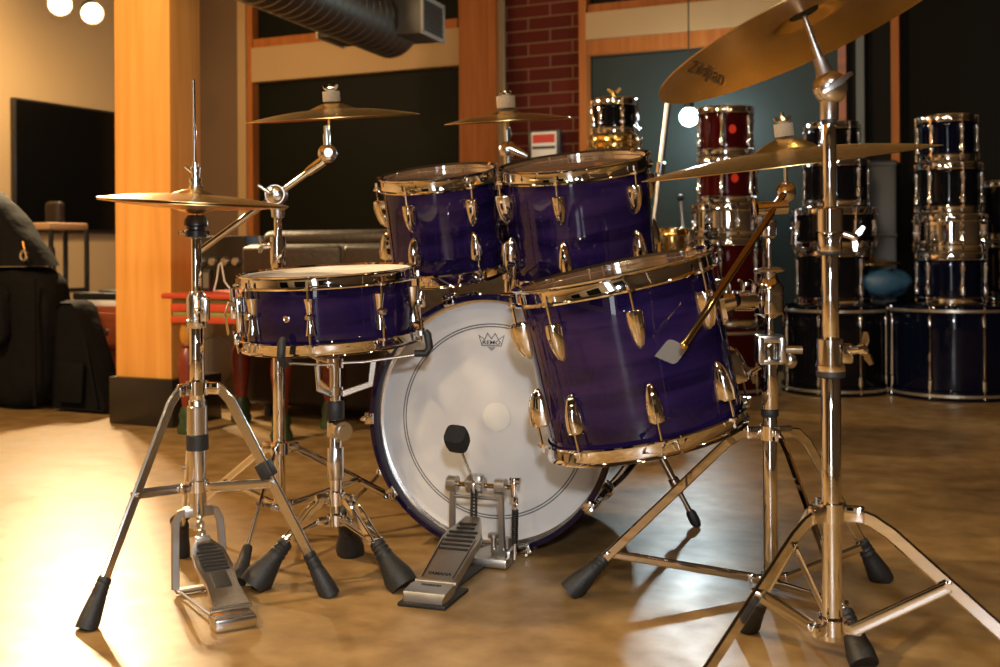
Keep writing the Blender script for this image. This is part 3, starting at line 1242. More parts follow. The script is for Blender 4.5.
hhat = thing('hi_hat_stand', HH, 'chrome hi-hat stand with footboard pedal, at the left', 'hi-hat stand', 'hardware of the purple kit')
f1, f2, f3 = G(88, 629), G(328, 596), G(181, 557)
tripod(hhat, HH, zz(386, HH), zz(484, HH), [f1, f2, f3], wd=.022, th=.007, tube_r=.0165, foot=(.085, .012, .020), brace_t=.46, shoulder=.062, leg_mat='satin_chrome', sh_drop=.006)
sleeve(hhat, 'lower_tube', HH, .150, zz(398, HH), .0175, 'satin_chrome')
sleeve(hhat, 'middle_tube', HH, zz(400, HH), zz(318, HH), .0150)
sleeve(hhat, 'tube_sleeve', HH, zz(436, HH), zz(404, HH), .0205, 'satin_chrome')
sleeve(hhat, 'rubber_ring', HH, zz(448, HH), zz(432, HH), .0225, 'rubber')
sleeve(hhat, 'upper_tube', HH, zz(325, HH), zz(228, HH), .0105)
b = W(hhat)
b.prof(HH + UP * zz(326, HH), HH + UP * zz(289, HH), [(0, .018), (.004, .0205), (.016, .0205), (.017, .018), (.022, .018), (.023, .0205), (.062, .0205), (.0745, .014)])
b.box(HH + Vector((.018, -.012, zz(307, HH))), (.02, .03, .05), bevel=.004)
build('height_clamp', b, 'satin_chrome', hhat)
wing_bolt(hhat, HH + Vector((.006, -.026, zz(308, HH))), (.5, -1, 0), 1.0)
b = W(hhat)
b.prof(HH + UP * zz(236, HH), HH + UP * zz(213, HH), [(0, .016), (.002, .0215), (.014, .0225), (.017, .019), (.022, .019), (.025, .025), (.036, .024), (.046, .017)])
build('seat_cup', b, 'plastic', hhat)
b = W(hhat)
b.tube(HH + UP * zz(231, HH) + Vector((-.021, 0, 0)), HH + UP * zz(231, HH) + Vector((-.034, -.006, 0)), .005, n=10)
b.tube(HH + UP * zz(231, HH) + Vector((.018, 0, 0)), HH + UP * zz(231, HH) + Vector((.026, -.004, 0)), .004, n=10)
build('tilt_screw', b, 'chrome', hhat)
hr = HH + Vector((.0, 0, 0))
rod_top = P(193.5, 80, 2.31)
b = W(hhat)
b.tube(HH + UP * zz(228, HH), rod_top, .0032, n=10)
build('pull_rod', b, 'chrome', hhat)
rdir = (rod_top - (HH + UP * zz(228, HH))).normalized()
b = W(hhat)
k0 = HH + UP * zz(188, HH)
b.prof(k0 - rdir * .003, rod_top, [(0, .012), (.004, .014), (.012, .014), (.013, .011), (.019, .011), (.02, .0135), (.026, .0135), (.027, .008), (.037, .008), (.038, .010), (.048, .010), (.050, .006), (.058, .006)], 16)
b.tube(k0 + rdir * .030, k0 + rdir * .043 + Vector((-.02, -.006, .004)), .0035, n=8)
build('clutch', b, 'satin_chrome', hhat)
# memory clamp on the right leg
p1 = HH + (f2 - HH).normalized() * .062 + UP * (zz(386, HH) - .006)
pm = p1 + (Vector((f2.x, f2.y, .014)) - p1) * .40
b = W(hhat)
dl = (Vector((f2.x, f2.y, .014)) - p1).normalized()
q = dl.to_track_quat('Z', 'Y').to_matrix().to_4x4()
b.box(pm, (.030, .030, .034), q, bevel=.004)
build('rubber_sleeve', b, 'rubber', hhat)
# pedal frame, chain, footboard
ph = G(236, 630)
pdir = (HH - ph)
pdir.z = 0
pdir.normalize()
psd = pdir.cross(UP)          # to the right
b = W(hhat)
for s in (1, -1):
    top = HH + psd * s * .036 + UP * .158
    b.bar([HH + psd * s * .010 + UP * .163, top, HH + psd * s * .045 + UP * .14, HH + psd * s * .048 - pdir * .01 + UP * .07, HH + psd * s * .050 - pdir * .02 + UP * .012], [.016, .017, .017, .016, .016], .010, pdir)
b.box(HH + UP * .160, (.06, .024, .02), Matrix.Rotation(math.atan2(psd.y, psd.x), 4, 'Z'), bevel=.004)
b.bar([HH + psd * .050 - pdir * .02 + UP * .009, HH - psd * .050 - pdir * .02 + UP * .009], .022, .008, UP)
build('pedal_frame', b, 'cast', hhat)
b = W(hhat)
for s in (1, -1):
    b.tube(HH + psd * s * .045 - pdir * .02 + UP * .010, ph + pdir * .06 + psd * s * .028 + UP * .012, .0028, n=8)
build('spring_rod', b, 'chrome', hhat)
heel = ph + UP * .020
toe = HH - pdir * .035 + UP * .112
b = W(hhat)
fd = (toe - heel)
hinge = heel + fd * .12 + UP * .004
fdn = (toe - hinge).normalized()
fn = psd.cross(fdn).normalized()
if fn.z < 0:
    fn = -fn
sects = [(0, .064), (.05, .066), (.30, .058), (.55, .070), (.8, .064), (.93, .036), (1.0, .026)]
rings = []
Lf = (toe - hinge).length
for t, wd in sects:
    p = hinge + fdn * Lf * t
    rings.append([p + psd * wd / 2 + fn * .004, p + psd * wd / 2 - fn * .006, p - psd * wd / 2 - fn * .006, p - psd * wd / 2 + fn * .004])
b.loft(rings)
build('footboard', b, 'satin_chrome', hhat)
fb = bpy.data.objects[[o.name for o in hhat.children if o.name.startswith('footboard')][0]]
b = W(hhat)
for k in range(8):
    t = .50 + k * .052
    wd = .050 if k < 6 else .036
    p = hinge + fdn * Lf * t + fn * .0045
    b.bar([p - psd * wd / 2, p + psd * wd / 2], .0062, .004, fn)
build('grip_ridges', b, 'black_metal', fb)
b = W(hhat)
p = hinge + fdn * Lf * .27 + fn * .0045
b.bar([p - fdn * Lf * .02, p + fdn * Lf * .19], .032, .003, fn)
build('grip_pad', b, 'rubber', fb)
b = W(hhat)
hm = Matrix.Rotation(math.atan2(psd.y, psd.x), 4, 'Z')
b.box(ph + pdir * .022 + UP * .012, (.078, .055, .024), hm, bevel=.006)
b.tube(hinge - psd * .038 - fn * .002, hinge + psd * .038 - fn * .002, .005, n=10)
build('heel_plate', b, 'satin_chrome', hhat)
b = W(hhat)
ch0, ch1 = toe - fdn * .004, HH - pdir * .004 + UP * .165
for k in range(7):
    c_ = ch0 + (ch1 - ch0) * (k + .5) / 7
    axk = psd if k % 2 == 0 else pdir
    b.torus(c_, axk, .0062, .0026, n=14, k=6)
b.box(ch0 + UP * .002, (.03, .016, .012), hm, bevel=.003)
build('chain', b, 'cast', hhat)

top_hat, tmt, tpr = cymbal('hi_hat_cymbal', 'upper hi-hat cymbal held by the clutch, bell upward', P(194.5, 201.5, 2.31), .19, -3.4, 2.0, bell_h=.013, bow_h=.014)
bot_hat, _, _ = cymbal('hi_hat_cymbal', 'lower hi-hat cymbal upside down on the black seat cup', P(194.5, 203.5, 2.31), .189, -3.2, 2.6, bell_h=.010, bow_h=.011, flip=True)

# ------------------------------------------------------------------ left crash stand with boom
CL = Vector((-.526, 2.68, 0))
crash = thing('boom_cymbal_stand', CL, 'chrome boom cymbal stand standing behind the snare drum', 'cymbal stand', 'hardware of the purple kit')
tripod(crash, CL, zz(447, CL), zz(503, CL), [G(238.5, 586), G(430, 523), G(178, 526)], wd=.018, th=.005, tube_r=.0142, foot=(.085, .0105, .017), brace_t=.42, shoulder=.06, leg_mat='chrome')
sleeve(crash, 'lower_tube', CL, zz(508, CL), zz(262, CL), .0142)
b = W(crash)
b.prof(CL + UP * zz(270, CL), CL + UP * zz(235, CL), [(0, .014), (.006, .016), (.022, .019), (.05, .019), (.051, .0175), (.054, .0175), (.055, .019), (.082, .019), (.083, .012)])
build('height_clamp', b, 'chrome', crash)
wing_bolt(crash, CL + Vector((-.017, -.006, zz(243, CL))), (-1, -.2, 0), .85)
sleeve(crash, 'upper_tube', CL, zz(250, CL), zz(210, CL), .0095)
pv = P(276.5, 195, 2.68)
b = W(crash)
b.prof(CL + UP * zz(217, CL), CL + UP * zz(203, CL), [(0, .010), (.003, .0155), (.02, .017), (.024, .022), (.031, .022), (.033, .016)])
b.tube(pv + Vector((0, -.022, 0)), pv + Vector((0, .020, 0)), .0235, n=28)
b.sphere(pv + Vector((0, -.020, 0)), .0215, 1, .55, 1, n=24)
b.tube(pv + Vector((-.01, -.028, .004)), pv + Vector((-.036, -.036, .022)), .005, .0035, n=10)
build('boom_ratchet', b, 'satin_chrome', crash)
t0, t1 = P(196, 252, 2.70), P(325, 158, 2.66)
off = pv - (t0 + (t1 - t0) * ((pv.x - t0.x) / (t1.x - t0.x)))
b = W(crash)
b.tube(t0 + off, t1 + off, .0078, n=14)
dr = (t1 - t0).normalized()
b.prof(t1 + off - dr * .055, t1 + off, [(0, .008), (.002, .0105), (.03, .012), (.05, .0125)])
build('boom_arm', b, 'chrome', crash)
til = P(327.5, 153.5, 2.66)
b = W(crash)
b.sphere(til, .023, 1, .8, 1)
b.tube(til + Vector((.006, -.028, 0)), til + Vector((.006, .024, 0)), .010, n=14)
cb_ = P(332.2, 111, 2.66)
axc = (P(331.5, 96, 2.66) - til).normalized()
axc = Vector((-.03, -.10, 1)).normalized()
b.prof(til + axc * .015, til + axc, [(0, .0085), (.03, .0085), (.031, .006), (.05, .006)])
build('tilter', b, 'satin_chrome', crash)
cc = P(333, 118.5, 2.66)
c1, c1m, c1p = cymbal('crash_cymbal', 'thin crash cymbal on the boom arm, at the upper left', cc, 86.8 * 2.66 / F, 3.0, 6.4, bell_r=.055, bell_h=.018, bow_h=.020)
hole = cc + (c1m @ Vector((0, 0, 1))) * c1p[0][1]
b = W(crash)
b.tube(til, hole + (c1m @ Vector((0, 0, 1))) * .030, .0035, n=10)
build('rod', b, 'chrome', crash)
topper(crash, None, hole, c1m @ Vector((0, 0, 1)), felt_r=.0205, felt_h=.024)

# ------------------------------------------------------------------ middle cymbal stand behind the toms
CM = Vector((.027, 3.42, 0))
mid = thing('cymbal_stand', CM, 'chrome cymbal stand rising behind the two mounted toms', 'cymbal stand', 'hardware of the purple kit')
tripod(mid, CM, .40, .14, [CM + Vector((math.cos(a), math.sin(a), 0)) * .30 for a in (R(10), R(80), R(170))], leg_mat='chrome')
sleeve(mid, 'lower_tube', CM, .12, .62, .0142)
sleeve(mid, 'height_clamp', CM, .60, .65, .02)
sleeve(mid, 'upper_tube', CM, .64, .98, .0095)
tl = P(508, 150, 3.42)
b = W(mid)
b.sphere(tl, .028, 1, .85, 1.0)
b.prof(Vector((CM.x, CM.y, tl.z - .06)), tl, [(0, .012), (.03, .014), (.05, .018)])
b.prof(tl + Vector((.004, -.01, .005)), tl + Vector((.08, -.02, -.03)), [(0, .016), (.03, .014), (.06, .008)])
build('tilter', b, 'satin_chrome', mid)
cc = P(507, 121, 3.42)
c2, c2m, c2p = cymbal('crash_cymbal', 'small crash cymbal behind the toms, in front of the brick', cc, 63 * 3.42 / F, 3.0, 5.8, bell_r=.05, bell_h=.018, bow_h=.02)
hole = cc + (c2m @ Vector((0, 0, 1))) * c2p[0][1]
b = W(mid)
b.tube(tl, hole + UP * .03, .0065, n=10)
b.tube(tl, tl + (hole - tl) * .55, .010, n=12)
build('rod', b, 'chrome', mid)
topper(mid, None, hole, c2m @ Vector((0, 0, 1)), felt_r=.0285, felt_h=.036)

# ------------------------------------------------------------------ snare stand
CS = Vector((-.352, 2.40, 0))
sst = thing('snare_stand', CS, 'chrome snare stand with big black rubber feet under the snare', 'snare stand', 'hardware of the purple kit')
tripod(sst, CS, zz(497, CS), zz(513, CS) - .012, [G(258, 589), G(400, 590), G(350, 556)], wd=.014, th=.005, tube_r=.0125, foot=(.092, .015, .031), brace_t=.5, shoulder=.045, two=True, leg_mat='chrome', sh_drop=.004)
sleeve(sst, 'lower_tube', CS, zz(518, CS), zz(430, CS), .0125)
sleeve(sst, 'tube_sleeve', CS, zz(478, CS), zz(446, CS), .0175, 'satin_chrome')
sleeve(sst, 'upper_tube', CS, zz(446, CS), zz(366, CS), .0095)
b = W(sst)
b.prof(CS + UP * zz(437, CS), CS + UP * zz(418, CS), [(0, .012), (.004, .0175), (.034, .0175), (.038, .012)])
b.tube(CS + UP * zz(428, CS) + Vector((.01, -.01, 0)), CS + UP * zz(428, CS) + Vector((.022, -.034, 0)), .020, n=24)
b.tube(CS + UP * zz(428, CS) + Vector((.022, -.034, 0)), CS + UP * zz(428, CS) + Vector((.024, -.038, 0)), .012, n=20)
build('height_clamp', b, 'satin_chrome', sst)
sleeve(sst, 'rubber_ring', CS, zz(418, CS), zz(400, CS), .0195, 'rubber')
b = W(sst)
bz = zz(376, CS)
b.prof(CS + UP * zz(400, CS), CS + UP * zz(356, CS), [(0, .011), (.012, .011), (.013, .017), (.03, .017), (.031, .012), (.07, .012), (.071, .018), (.09, .018)])
build('basket_hub', b, 'chrome', sst)
szm = Matrix.Translation(snare.location) @ snare_m
for a in (251, 2, 125):
    dd = Vector((math.cos(R(a)), math.sin(R(a)), 0))
    sd = dd.cross(UP)
    hub = CS + UP * zz(393, CS) + dd * .015
    mid_ = CS + dd * .075 + UP * zz(374, CS)
    low = CS + UP * zz(362, CS) + dd * .012
    ctr = szm @ Vector((0, 0, -.0185))
    end = Vector((ctr.x, ctr.y, ctr.z - .006)) + dd * .196
    end.z += -.01
    b = W(sst)
    b.bar([low, low + dd * .05 + UP * .002, end], [.016, .018, .016], .005, UP)
    b.bar([hub, mid_ - UP * .02, low + dd * .07 + UP * .002], .014, .004, sd)
    arm = build('basket_arm', b, 'satin_chrome', sst)
    b = W(sst)
    b.path([end - dd * .02, end + dd * .004, end + dd * .012 + UP * .012, end + dd * .008 + UP * .040, end + dd * .002 + UP * .048], [.0075, .0085, .0085, .0085, .007], 12)
    build('rubber_grip', b, 'rubber', arm)

# ------------------------------------------------------------------ ride stand that also carries the floor tom
CR = Vector((.540, 2.27, 0))
ride_s = thing('combination_stand', CR, 'chrome boom stand between floor tom and tall front cymbal stand', 'cymbal stand', 'hardware of the purple kit')
tripod(ride_s, CR, zz(434, CR), zz(580, CR), [G(574, 596), G(880, 581), G(862, 668)], wd=.020, th=.006, tube_r=.0142, foot=(.085, .013, .0235), brace_t=.78, shoulder=.075, leg_mat='chrome', sh_drop=.008)
sleeve(ride_s, 'lower_tube', CR, zz(588, CR), zz(405, CR), .0142)
sleeve(ride_s, 'middle_tube', CR, zz(412, CR), zz(345, CR), .0165)
sleeve(ride_s, 'rubber_ring', CR, zz(418, CR), zz(410, CR), .0172, 'rubber')
sleeve(ride_s, 'upper_tube', CR, zz(345, CR), zz(315, CR), .0095)
b = W(ride_s)
cz = CR + UP * zz(351, CR)
b.box(cz + Vector((0, -.002, .022)), (.055, .04, .016), bevel=.004)
b.box(cz + Vector((0, -.002, -.024)), (.05, .04, .010), bevel=.003)
b.box(cz + Vector((-.022, -.004, 0)), (.012, .044, .052), bevel=.003)
b.box(cz + Vector((.022, -.004, 0)), (.012, .044, .052), bevel=.003)
b.tube(cz + Vector((.02, -.010, 0)), cz + Vector((.062, -.014, 0)), .0085, n=14)
b.sphere(cz + Vector((.042, .0, -.022)), .014, 1, 1, 1.2)
build('multi_clamp', b, 'satin_chrome', ride_s)
wing_bolt(ride_s, cz + Vector((-.024, -.014, -.034)), (-.8, -.2, -.5), .9)
b = W(ride_s)
b.prof(CR + UP * zz(320, CR), CR + UP * zz(268, CR), [(0, .010), (.006, .018), (.010, .029), (.014, .0295), (.046, .0295), (.047, .028), (.05, .028), (.051, .0295), (.062, .0295), (.072, .024), (.088, .015), (.098, .010), (.104, .008)], 28)
build('tilt_base', b, 'chrome', ride_s)
b = W(ride_s)
tc_ = CR + UP * zz(272, CR)
b.sphere(tc_, .0315, 1, 1, .22, n=24, rot=Matrix.Rotation(R(-3), 4, 'Y'))
build('steel_disc', b, 'satin_chrome', ride_s)
sleeve(ride_s, 'boom_tube', CR, zz(272, CR), zz(232, CR), .0062)
pv = P(771, 217, 2.262)
b = W(ride_s)
b.prof(CR + UP * zz(240, CR), CR + UP * zz(222, CR), [(0, .009), (.004, .014), (.03, .016), (.036, .014)])
b.tube(pv + Vector((-.030, -.004, .016)), pv + Vector((.032, .004, .020)), .014, n=22)
b.sphere(pv + Vector((-.036, -.004, .016)), .026, .22, .8, 1.0, n=20, rot=Matrix.Rotation(R(-5), 4, 'Y'))
build('boom_ratchet', b, 'chrome', ride_s)
tip = P(684, 345, 1.985)
far = P(786, 192, 2.31)
b = W(ride_s)
dr = (far - tip).normalized()
tp = pv + Vector((-.004, -.022, .008))
b.path([tip, tip + dr * .004, tip + (tp - tip) * .3, tp], [.0045, .006, .0068, .0068], 12)
b.path([tp, pv + Vector((.006, .0, .02)), far], [.0068, .0075, .0075], 12)
build('boom_arm', b, 'brass_dark', ride_s)
b = W(ride_s)
b.sphere(tip, .0075, n=14)
build('boom_end_cap', b, 'brass', ride_s)
cc = P(787.5, 163.5, 2.3)
rc, rm, rp = cymbal('ride_cymbal', 'wide ride cymbal tilted behind the tall front stand', cc, 146 * 2.3 / F, 6.8, 3.4, bell_r=.066, bell_h=.028, bow_h=.026)
nz = rm @ Vector((0, 0, 1))
hole = cc + nz * rp[0][1]
b = W(ride_s)
b.sphere(far, .020, 1, .8, 1.1)
b.prof(far, hole, [(0, .010), (.02, .009), (.022, .0045), ((hole - far).length, .0045)])
b.tube(hole, hole + nz * .05, .0035, n=8)
build('tilter', b, 'chrome', ride_s)
topper(ride_s, None, hole, nz, felt_r=.0195, felt_h=.026)
# arm that carries the floor tom
ftw = Matrix.Translation(floor_tom.location) @ ftm
br = ftw @ on_shell(.1945, 84, .215) @ Vector((0, 0, .028))
st = CR + UP * zz(303, CR)
b = W(ride_s)
dr = (br - st).normalized()
b.tube(st, st + dr * .045, .0065, n=12)
b.prof(st + dr * .036, br, [(0, .010), (.003, .018), (.012, .0205), ((br - st).length - .036, .0205)], 20)
ta = build('tom_arm', b, 'chrome', ride_s)
m_ = st + (br - st) * .62
for q in (-.012, .014):
    wing_bolt(ride_s, m_ + dr * q + UP * .018 + Vector((0, -.004, 0)), (.1, -.2, 1), .7)

# ------------------------------------------------------------------ tall straight stand at the front right
CF = Vector((.4965, 1.70, 0))
fst = thing('cymbal_stand', CF, 'tall chrome cymbal stand nearest the camera at the right', 'cymbal stand', 'hardware of the purple kit')
tripod(fst, CF, zz(514, CF), zz(628, CF), [Vector((.186, 1.475, 0)), Vector((.845, 1.545, 0)), G(748, 632)], wd=.021, th=.006, tube_r=.0150, foot=(.085, .013, .022), brace_t=.30, shoulder=.07, leg_mat='chrome', collar_r=.021)
sleeve(fst, 'lower_tube', CF, zz(642, CF), zz(378, CF), .0148)
b = W(fst)
b.prof(CF + UP * zz(375, CF), CF + UP * zz(341, CF), [(0, .0195), (.003, .0212), (.012, .0212), (.013, .020), (.0505, .020), (.0515, .0185)], 28)
b.box(CF + Vector((.020, -.006, zz(355, CF))), (.022, .016, .030), bevel=.004)
build('height_clamp', b, 'chrome', fst)
sleeve(fst, 'rubber_ring', CF, zz(379, CF), zz(372, CF), .0215, 'rubber')
wing_bolt(fst, CF + Vector((.026, -.012, zz(352, CF))), (.6, -.6, .15), 1.0)
sleeve(fst, 'middle_tube', CF, zz(345, CF), zz(250, CF), .0127)
b = W(fst)
b.prof(CF + UP * zz(254, CF), CF + UP * zz(210, CF), [(0, .0165), (.003, .0175), (.028, .0178), (.030, .0165), (.031, .0192), (.064, .0192), (.066, .0172)], 28)
build('height_clamp', b, 'chrome', fst)
sleeve(fst, 'rubber_ring', CF, zz(256.5, CF), zz(253, CF), .0175, 'rubber')
wing_bolt(fst, CF + Vector((.018, -.008, zz(236, CF))), (1, -.3, -.35), .8)
sleeve(fst, 'upper_tube', CF, zz(215, CF), zz(124, CF), .0100)
sleeve(fst, 'rubber_ring', CF, zz(126, CF), zz(121, CF), .0112, 'rubber')
b = W(fst)
b.prof(CF + UP * zz(122, CF), CF + UP * zz(98, CF), [(0, .0128), (.004, .0135), (.03, .0142), (.034, .0165)], 24)
bl = P(830, 88, 1.70)
b.sphere(bl, .0258, 1, .85, 1, n=28)
b.sphere(bl + Vector((0, -.014, 0)), .0235, 1, .55, 1, n=28)
b.bar([bl + Vector((-.018, -.025, -.010)), bl + Vector((.004, -.032, .004)), bl + Vector((.024, -.026, .018))], [.006, .013, .006], .008, (0, 1, 0))
build('tilter', b, 'satin_chrome', fst)
cc = P(811, 29, 1.71)
bigc, bgm, bgp = cymbal('crash_cymbal', 'large crash cymbal tilted at the upper right, underside showing script lettering', cc, 164 * 1.71 / F, 21.8, -7.6, bell_r=.058, bell_h=.019, bow_h=.018)
nz = bgm @ Vector((0, 0, 1))
hole = cc + nz * bgp[0][1]
cc_big = cc.copy()
b = W(fst)
dr = (hole - bl).normalized()
b.prof(bl + dr * .018, hole, [(0, .015), (.016, .0115), (.030, .0108), (.031, .0065), (.052, .0062), (.053, .0045), ((hole - bl).length - .018, .0045)], 18)
b.tube(hole, hole + nz * .05, .004, n=8)
build('rod', b, 'cast', fst)
topper(fst, None, hole, nz, felt_r=.023, felt_h=.020)

# script lettering on the underside of the big cymbal
me = text_mesh('Zildjian', .066, shear=.15, extrude=.0, offset=-.0002)
xs_ = [v.co.x for v in me.vertices]
wt_ = max(xs_) - min(xs_)
bgi = (Matrix.Translation(cc_big) @ bgm).inverted()


def on_underside(px, py):
    """point of the cymbal's underside seen at a pixel, in the cymbal's own frame"""
    e_ = bgi @ Vector((0, 0, HC))
    d_ = bgi @ P(px, py, 1.7) - e_
    z_ = .005
    for _ in range(12):
        q_ = e_ + d_ * ((z_ - e_.z) / d_.z)
        z_ = cym_z(bgp, math.hypot(q_.x, q_.y)) - .0025
    return (q_.x, q_.y, z_)


l0_ = on_underside(706.5, 72)
lx_ = Vector(on_underside(723.5, 78)) - Vector(on_underside(689.5, 66))
ly_ = Vector(on_underside(708.5, 66)) - Vector(on_underside(704.5, 79))
for v in me.vertices:
    q = Vector(l0_) + lx_ * (v.co.x / wt_) + ly_ * (v.co.y / .048)
    v.co = (q.x, q.y, cym_z(bgp, math.hypot(q.x, q.y)) - .0025)
o = link('script_lettering', me, bigc, 'ink')
tag(o, 'black script lettering')

# ------------------------------------------------------------------ kick pedal
ped = thing('kick_pedal', BC + BD @ Vector((.012, -.13, 0)), 'cast metal kick pedal with black beater clamped to the bass drum', 'drum pedal', 'hardware of the purple kit', BD)
b = B()
b.bar([(.01, .125, .008), (.01, .06, .010), (.0, .02, .012)], [.06, .09, .13], .012, UP)
b.box((0, 0, .013), (.150, .045, .020), bevel=.005)
b.box((.052, .03, .024), (.045, .05, .022), bevel=.005)
b.tube((.030, .025, .025), (.030, .025, .060), .007, n=12)
b.tube((.030, .025, .058), (.030, .025, .066), .013, n=12)
b.tube((.055, .04, .03), (.055, .04, .056), .010, n=12)
build('base_plate', b, 'cast', ped)
b = B()
for s in (1, -1):
    b.bar([(s * .060, .0, .012), (s * .058, 0, .06), (s * .056, 0, .166)], [.020, .015, .013], .013, (0, 1, 0))
    b.tube((s * .056 - .011, 0, .176), (s * .056 + .011, 0, .176), .0175, n=22)
    b.tube((s * .060, -.011, .035), (s * .060, .011, .035), .008, n=10)
b.tube((-.05, 0, .149), (.05, 0, .149), .004, n=10)
build('frame', b, 'cast', ped)
b = B()
b.tube((-.062, 0, .176), (.088, 0, .176), .0055, n=12)
build('axle', b, 'brass_dark', ped)
b = B()
b.tube((-.020, 0, .176), (.018, 0, .176), .018, n=18)
b.box((-.001, -.004, .182), (.034, .030, .036), bevel=.006)
b.tube((-.022, -.014, .184), (.02, -.014, .184), .006, n=10)
b.torus((.0, -.0, .176), (1, 0, 0), .021, .004, n=20)
build('cam', b, 'cast', ped)
beat = BD.inverted() @ (P(457, 439, 2.33) - ped.location)
b = B()
b.tube((0, -.004, .171), beat, .0035, n=10)
build('beater_rod', b, 'chrome', ped)
dr = (Vector(beat) - Vector((0, -.004, .171))).normalized()
b = B()
fw = Vector((0, 1, 0)) - dr * dr.y
fw.normalize()
sx = dr.cross(fw)
rings = []
for t, a_, c_ in [(-.023, .80, .8), (-.020, .98, .96), (-.008, 1.04, 1), (.008, 1.04, 1), (.020, .98, .96), (.023, .80, .8)]:
    rings.append([Vector(beat) + dr * t + (sx * math.copysign(abs(math.cos(k * PI / 10)) ** .55, math.cos(k * PI / 10)) * .0225 * a_ + fw * math.copysign(abs(math.sin(k * PI / 10)) ** .55, math.sin(k * PI / 10)) * .022 * c_) for k in range(20)])
b.loft(rings)
build('beater', b, 'black_felt', ped)
heel_y = -.30
b = B()
hing = Vector((0, -.235, .030))
toe = Vector((0, -.025, .108))
fdn = (toe - hing).normalized()
fn = Vector((0, -fdn.z, fdn.y))
Lf = (toe - hing).length
rings = []
for t, wd in [(0, .076), (.12, .078), (.45, .082), (.66, .086), (.76, .078), (.86, .058), (.95, .044), (1.0, .036)]:
    p = hing + fdn * Lf * t
    h = wd / 2
    rings.append([p + Vector((h, 0, 0)) + fn * .003, p + Vector((h * .9, 0, 0)) + fn * .005, p - Vector((h * .9, 0, 0)) + fn * .005, p - Vector((h, 0, 0)) + fn * .003, p - Vector((h, 0, 0)) - fn * .014, p + Vector((h, 0, 0)) - fn * .014])
b.loft(rings)
fbd = build('footboard', b, 'cast', ped)
b = B()
for k in range(7):
    t = .46 + k * .068
    wd = .064 if k < 5 else .040
    p = hing + fdn * Lf * t + fn * .0055
    b.bar([p - Vector((wd / 2, 0, 0)), p + Vector((wd / 2, 0, 0))], .0060, .0035, fn)
for s in (1, -1):
    b.bar([hing + fdn * Lf * .03 + Vector((s * .033, 0, 0)) + fn * .0055, hing + fdn * Lf * .62 + Vector((s * .036, 0, 0)) + fn * .0055], .0022, .002, fn)
build('grip_ridges', b, 'black_metal', fbd)
me = text_mesh('YAMAHA', .0125, extrude=.0003, offset=.0003)
o = link('brand_lettering', me, fbd, 'ink')
pp = hing + fdn * Lf * .085 + fn * .0056
o.matrix_local = Matrix(((1, 0, 0, pp.x), (0, fdn.y, fn.y, pp.y), (0, fdn.z, fn.z, pp.z), (0, 0, 0, 1)))
b = B()
b.loft([[(h, y, z), (-h, y, z), (-h, y, .006), (h, y, .006)] for y, z, h in ((-.305, .016, .040), (-.298, .026, .044), (-.262, .031, .044), (-.232, .030, .040))])
b.tube((-.044, -.236, .028), (.044, -.236, .028), .006, n=12)
hp = build('heel_plate', b, 'cast', ped)
me = text_mesh('YAMAHA', .011, extrude=.0003, offset=.0002)
o = link('brand_lettering', me, hp, 'ink')
o.location = (0, -.262, .0312)
o.rotation_euler = (R(3), 0, 0)
b = B()
b.box((0, -.25, .0045), (.10, .13, .007), bevel=.002)
b.bar([(0, -.20, .006), (0, .0, .006)], .05, .006, UP)
build('rubber_base', b, 'rubber', ped)
b = B()
c0, c1_ = Vector((0, -.020, .104)), Vector((0, -.016, .171))
for k in range(9):
    c_ = c0 + (c1_ - c0) * (k + .5) / 9
    for s in (1, -1):
        b.torus(c_ + Vector((s * .005, 0, 0)), (1, 0, 0), .0042, .0018, n=10, k=6)
    b.tube(c_ - Vector((.008, 0, 0)), c_ + Vector((.008, 0, 0)), .002, n=6)
build('chain', b, 'black_metal', ped)
b = B()
b.box((.086, 0, .176), (.012, .016, .045), bevel=.004)
b.tube((.078, 0, .191), (.100, 0, .191), .008, n=12)
b.torus((.090, -.002, .146), (1, 0, 0), .010, .003, n=16)
b.tube((.089, 0, .136), (.086, 0, .020), .003, n=8)
sa = build('spring_rod', b, 'chrome', ped)
b = B()
for k in range(16):
    b.torus((.0885 - .0018 * k / 16, 0, .126 - .0046 * k), (0, 0, 1), .0062, .0019, n=14, k=6)
build('spring', b, 'black_metal', sa)

# ================================================================== BACKGROUND: RIGHT, STACKED DRUMS


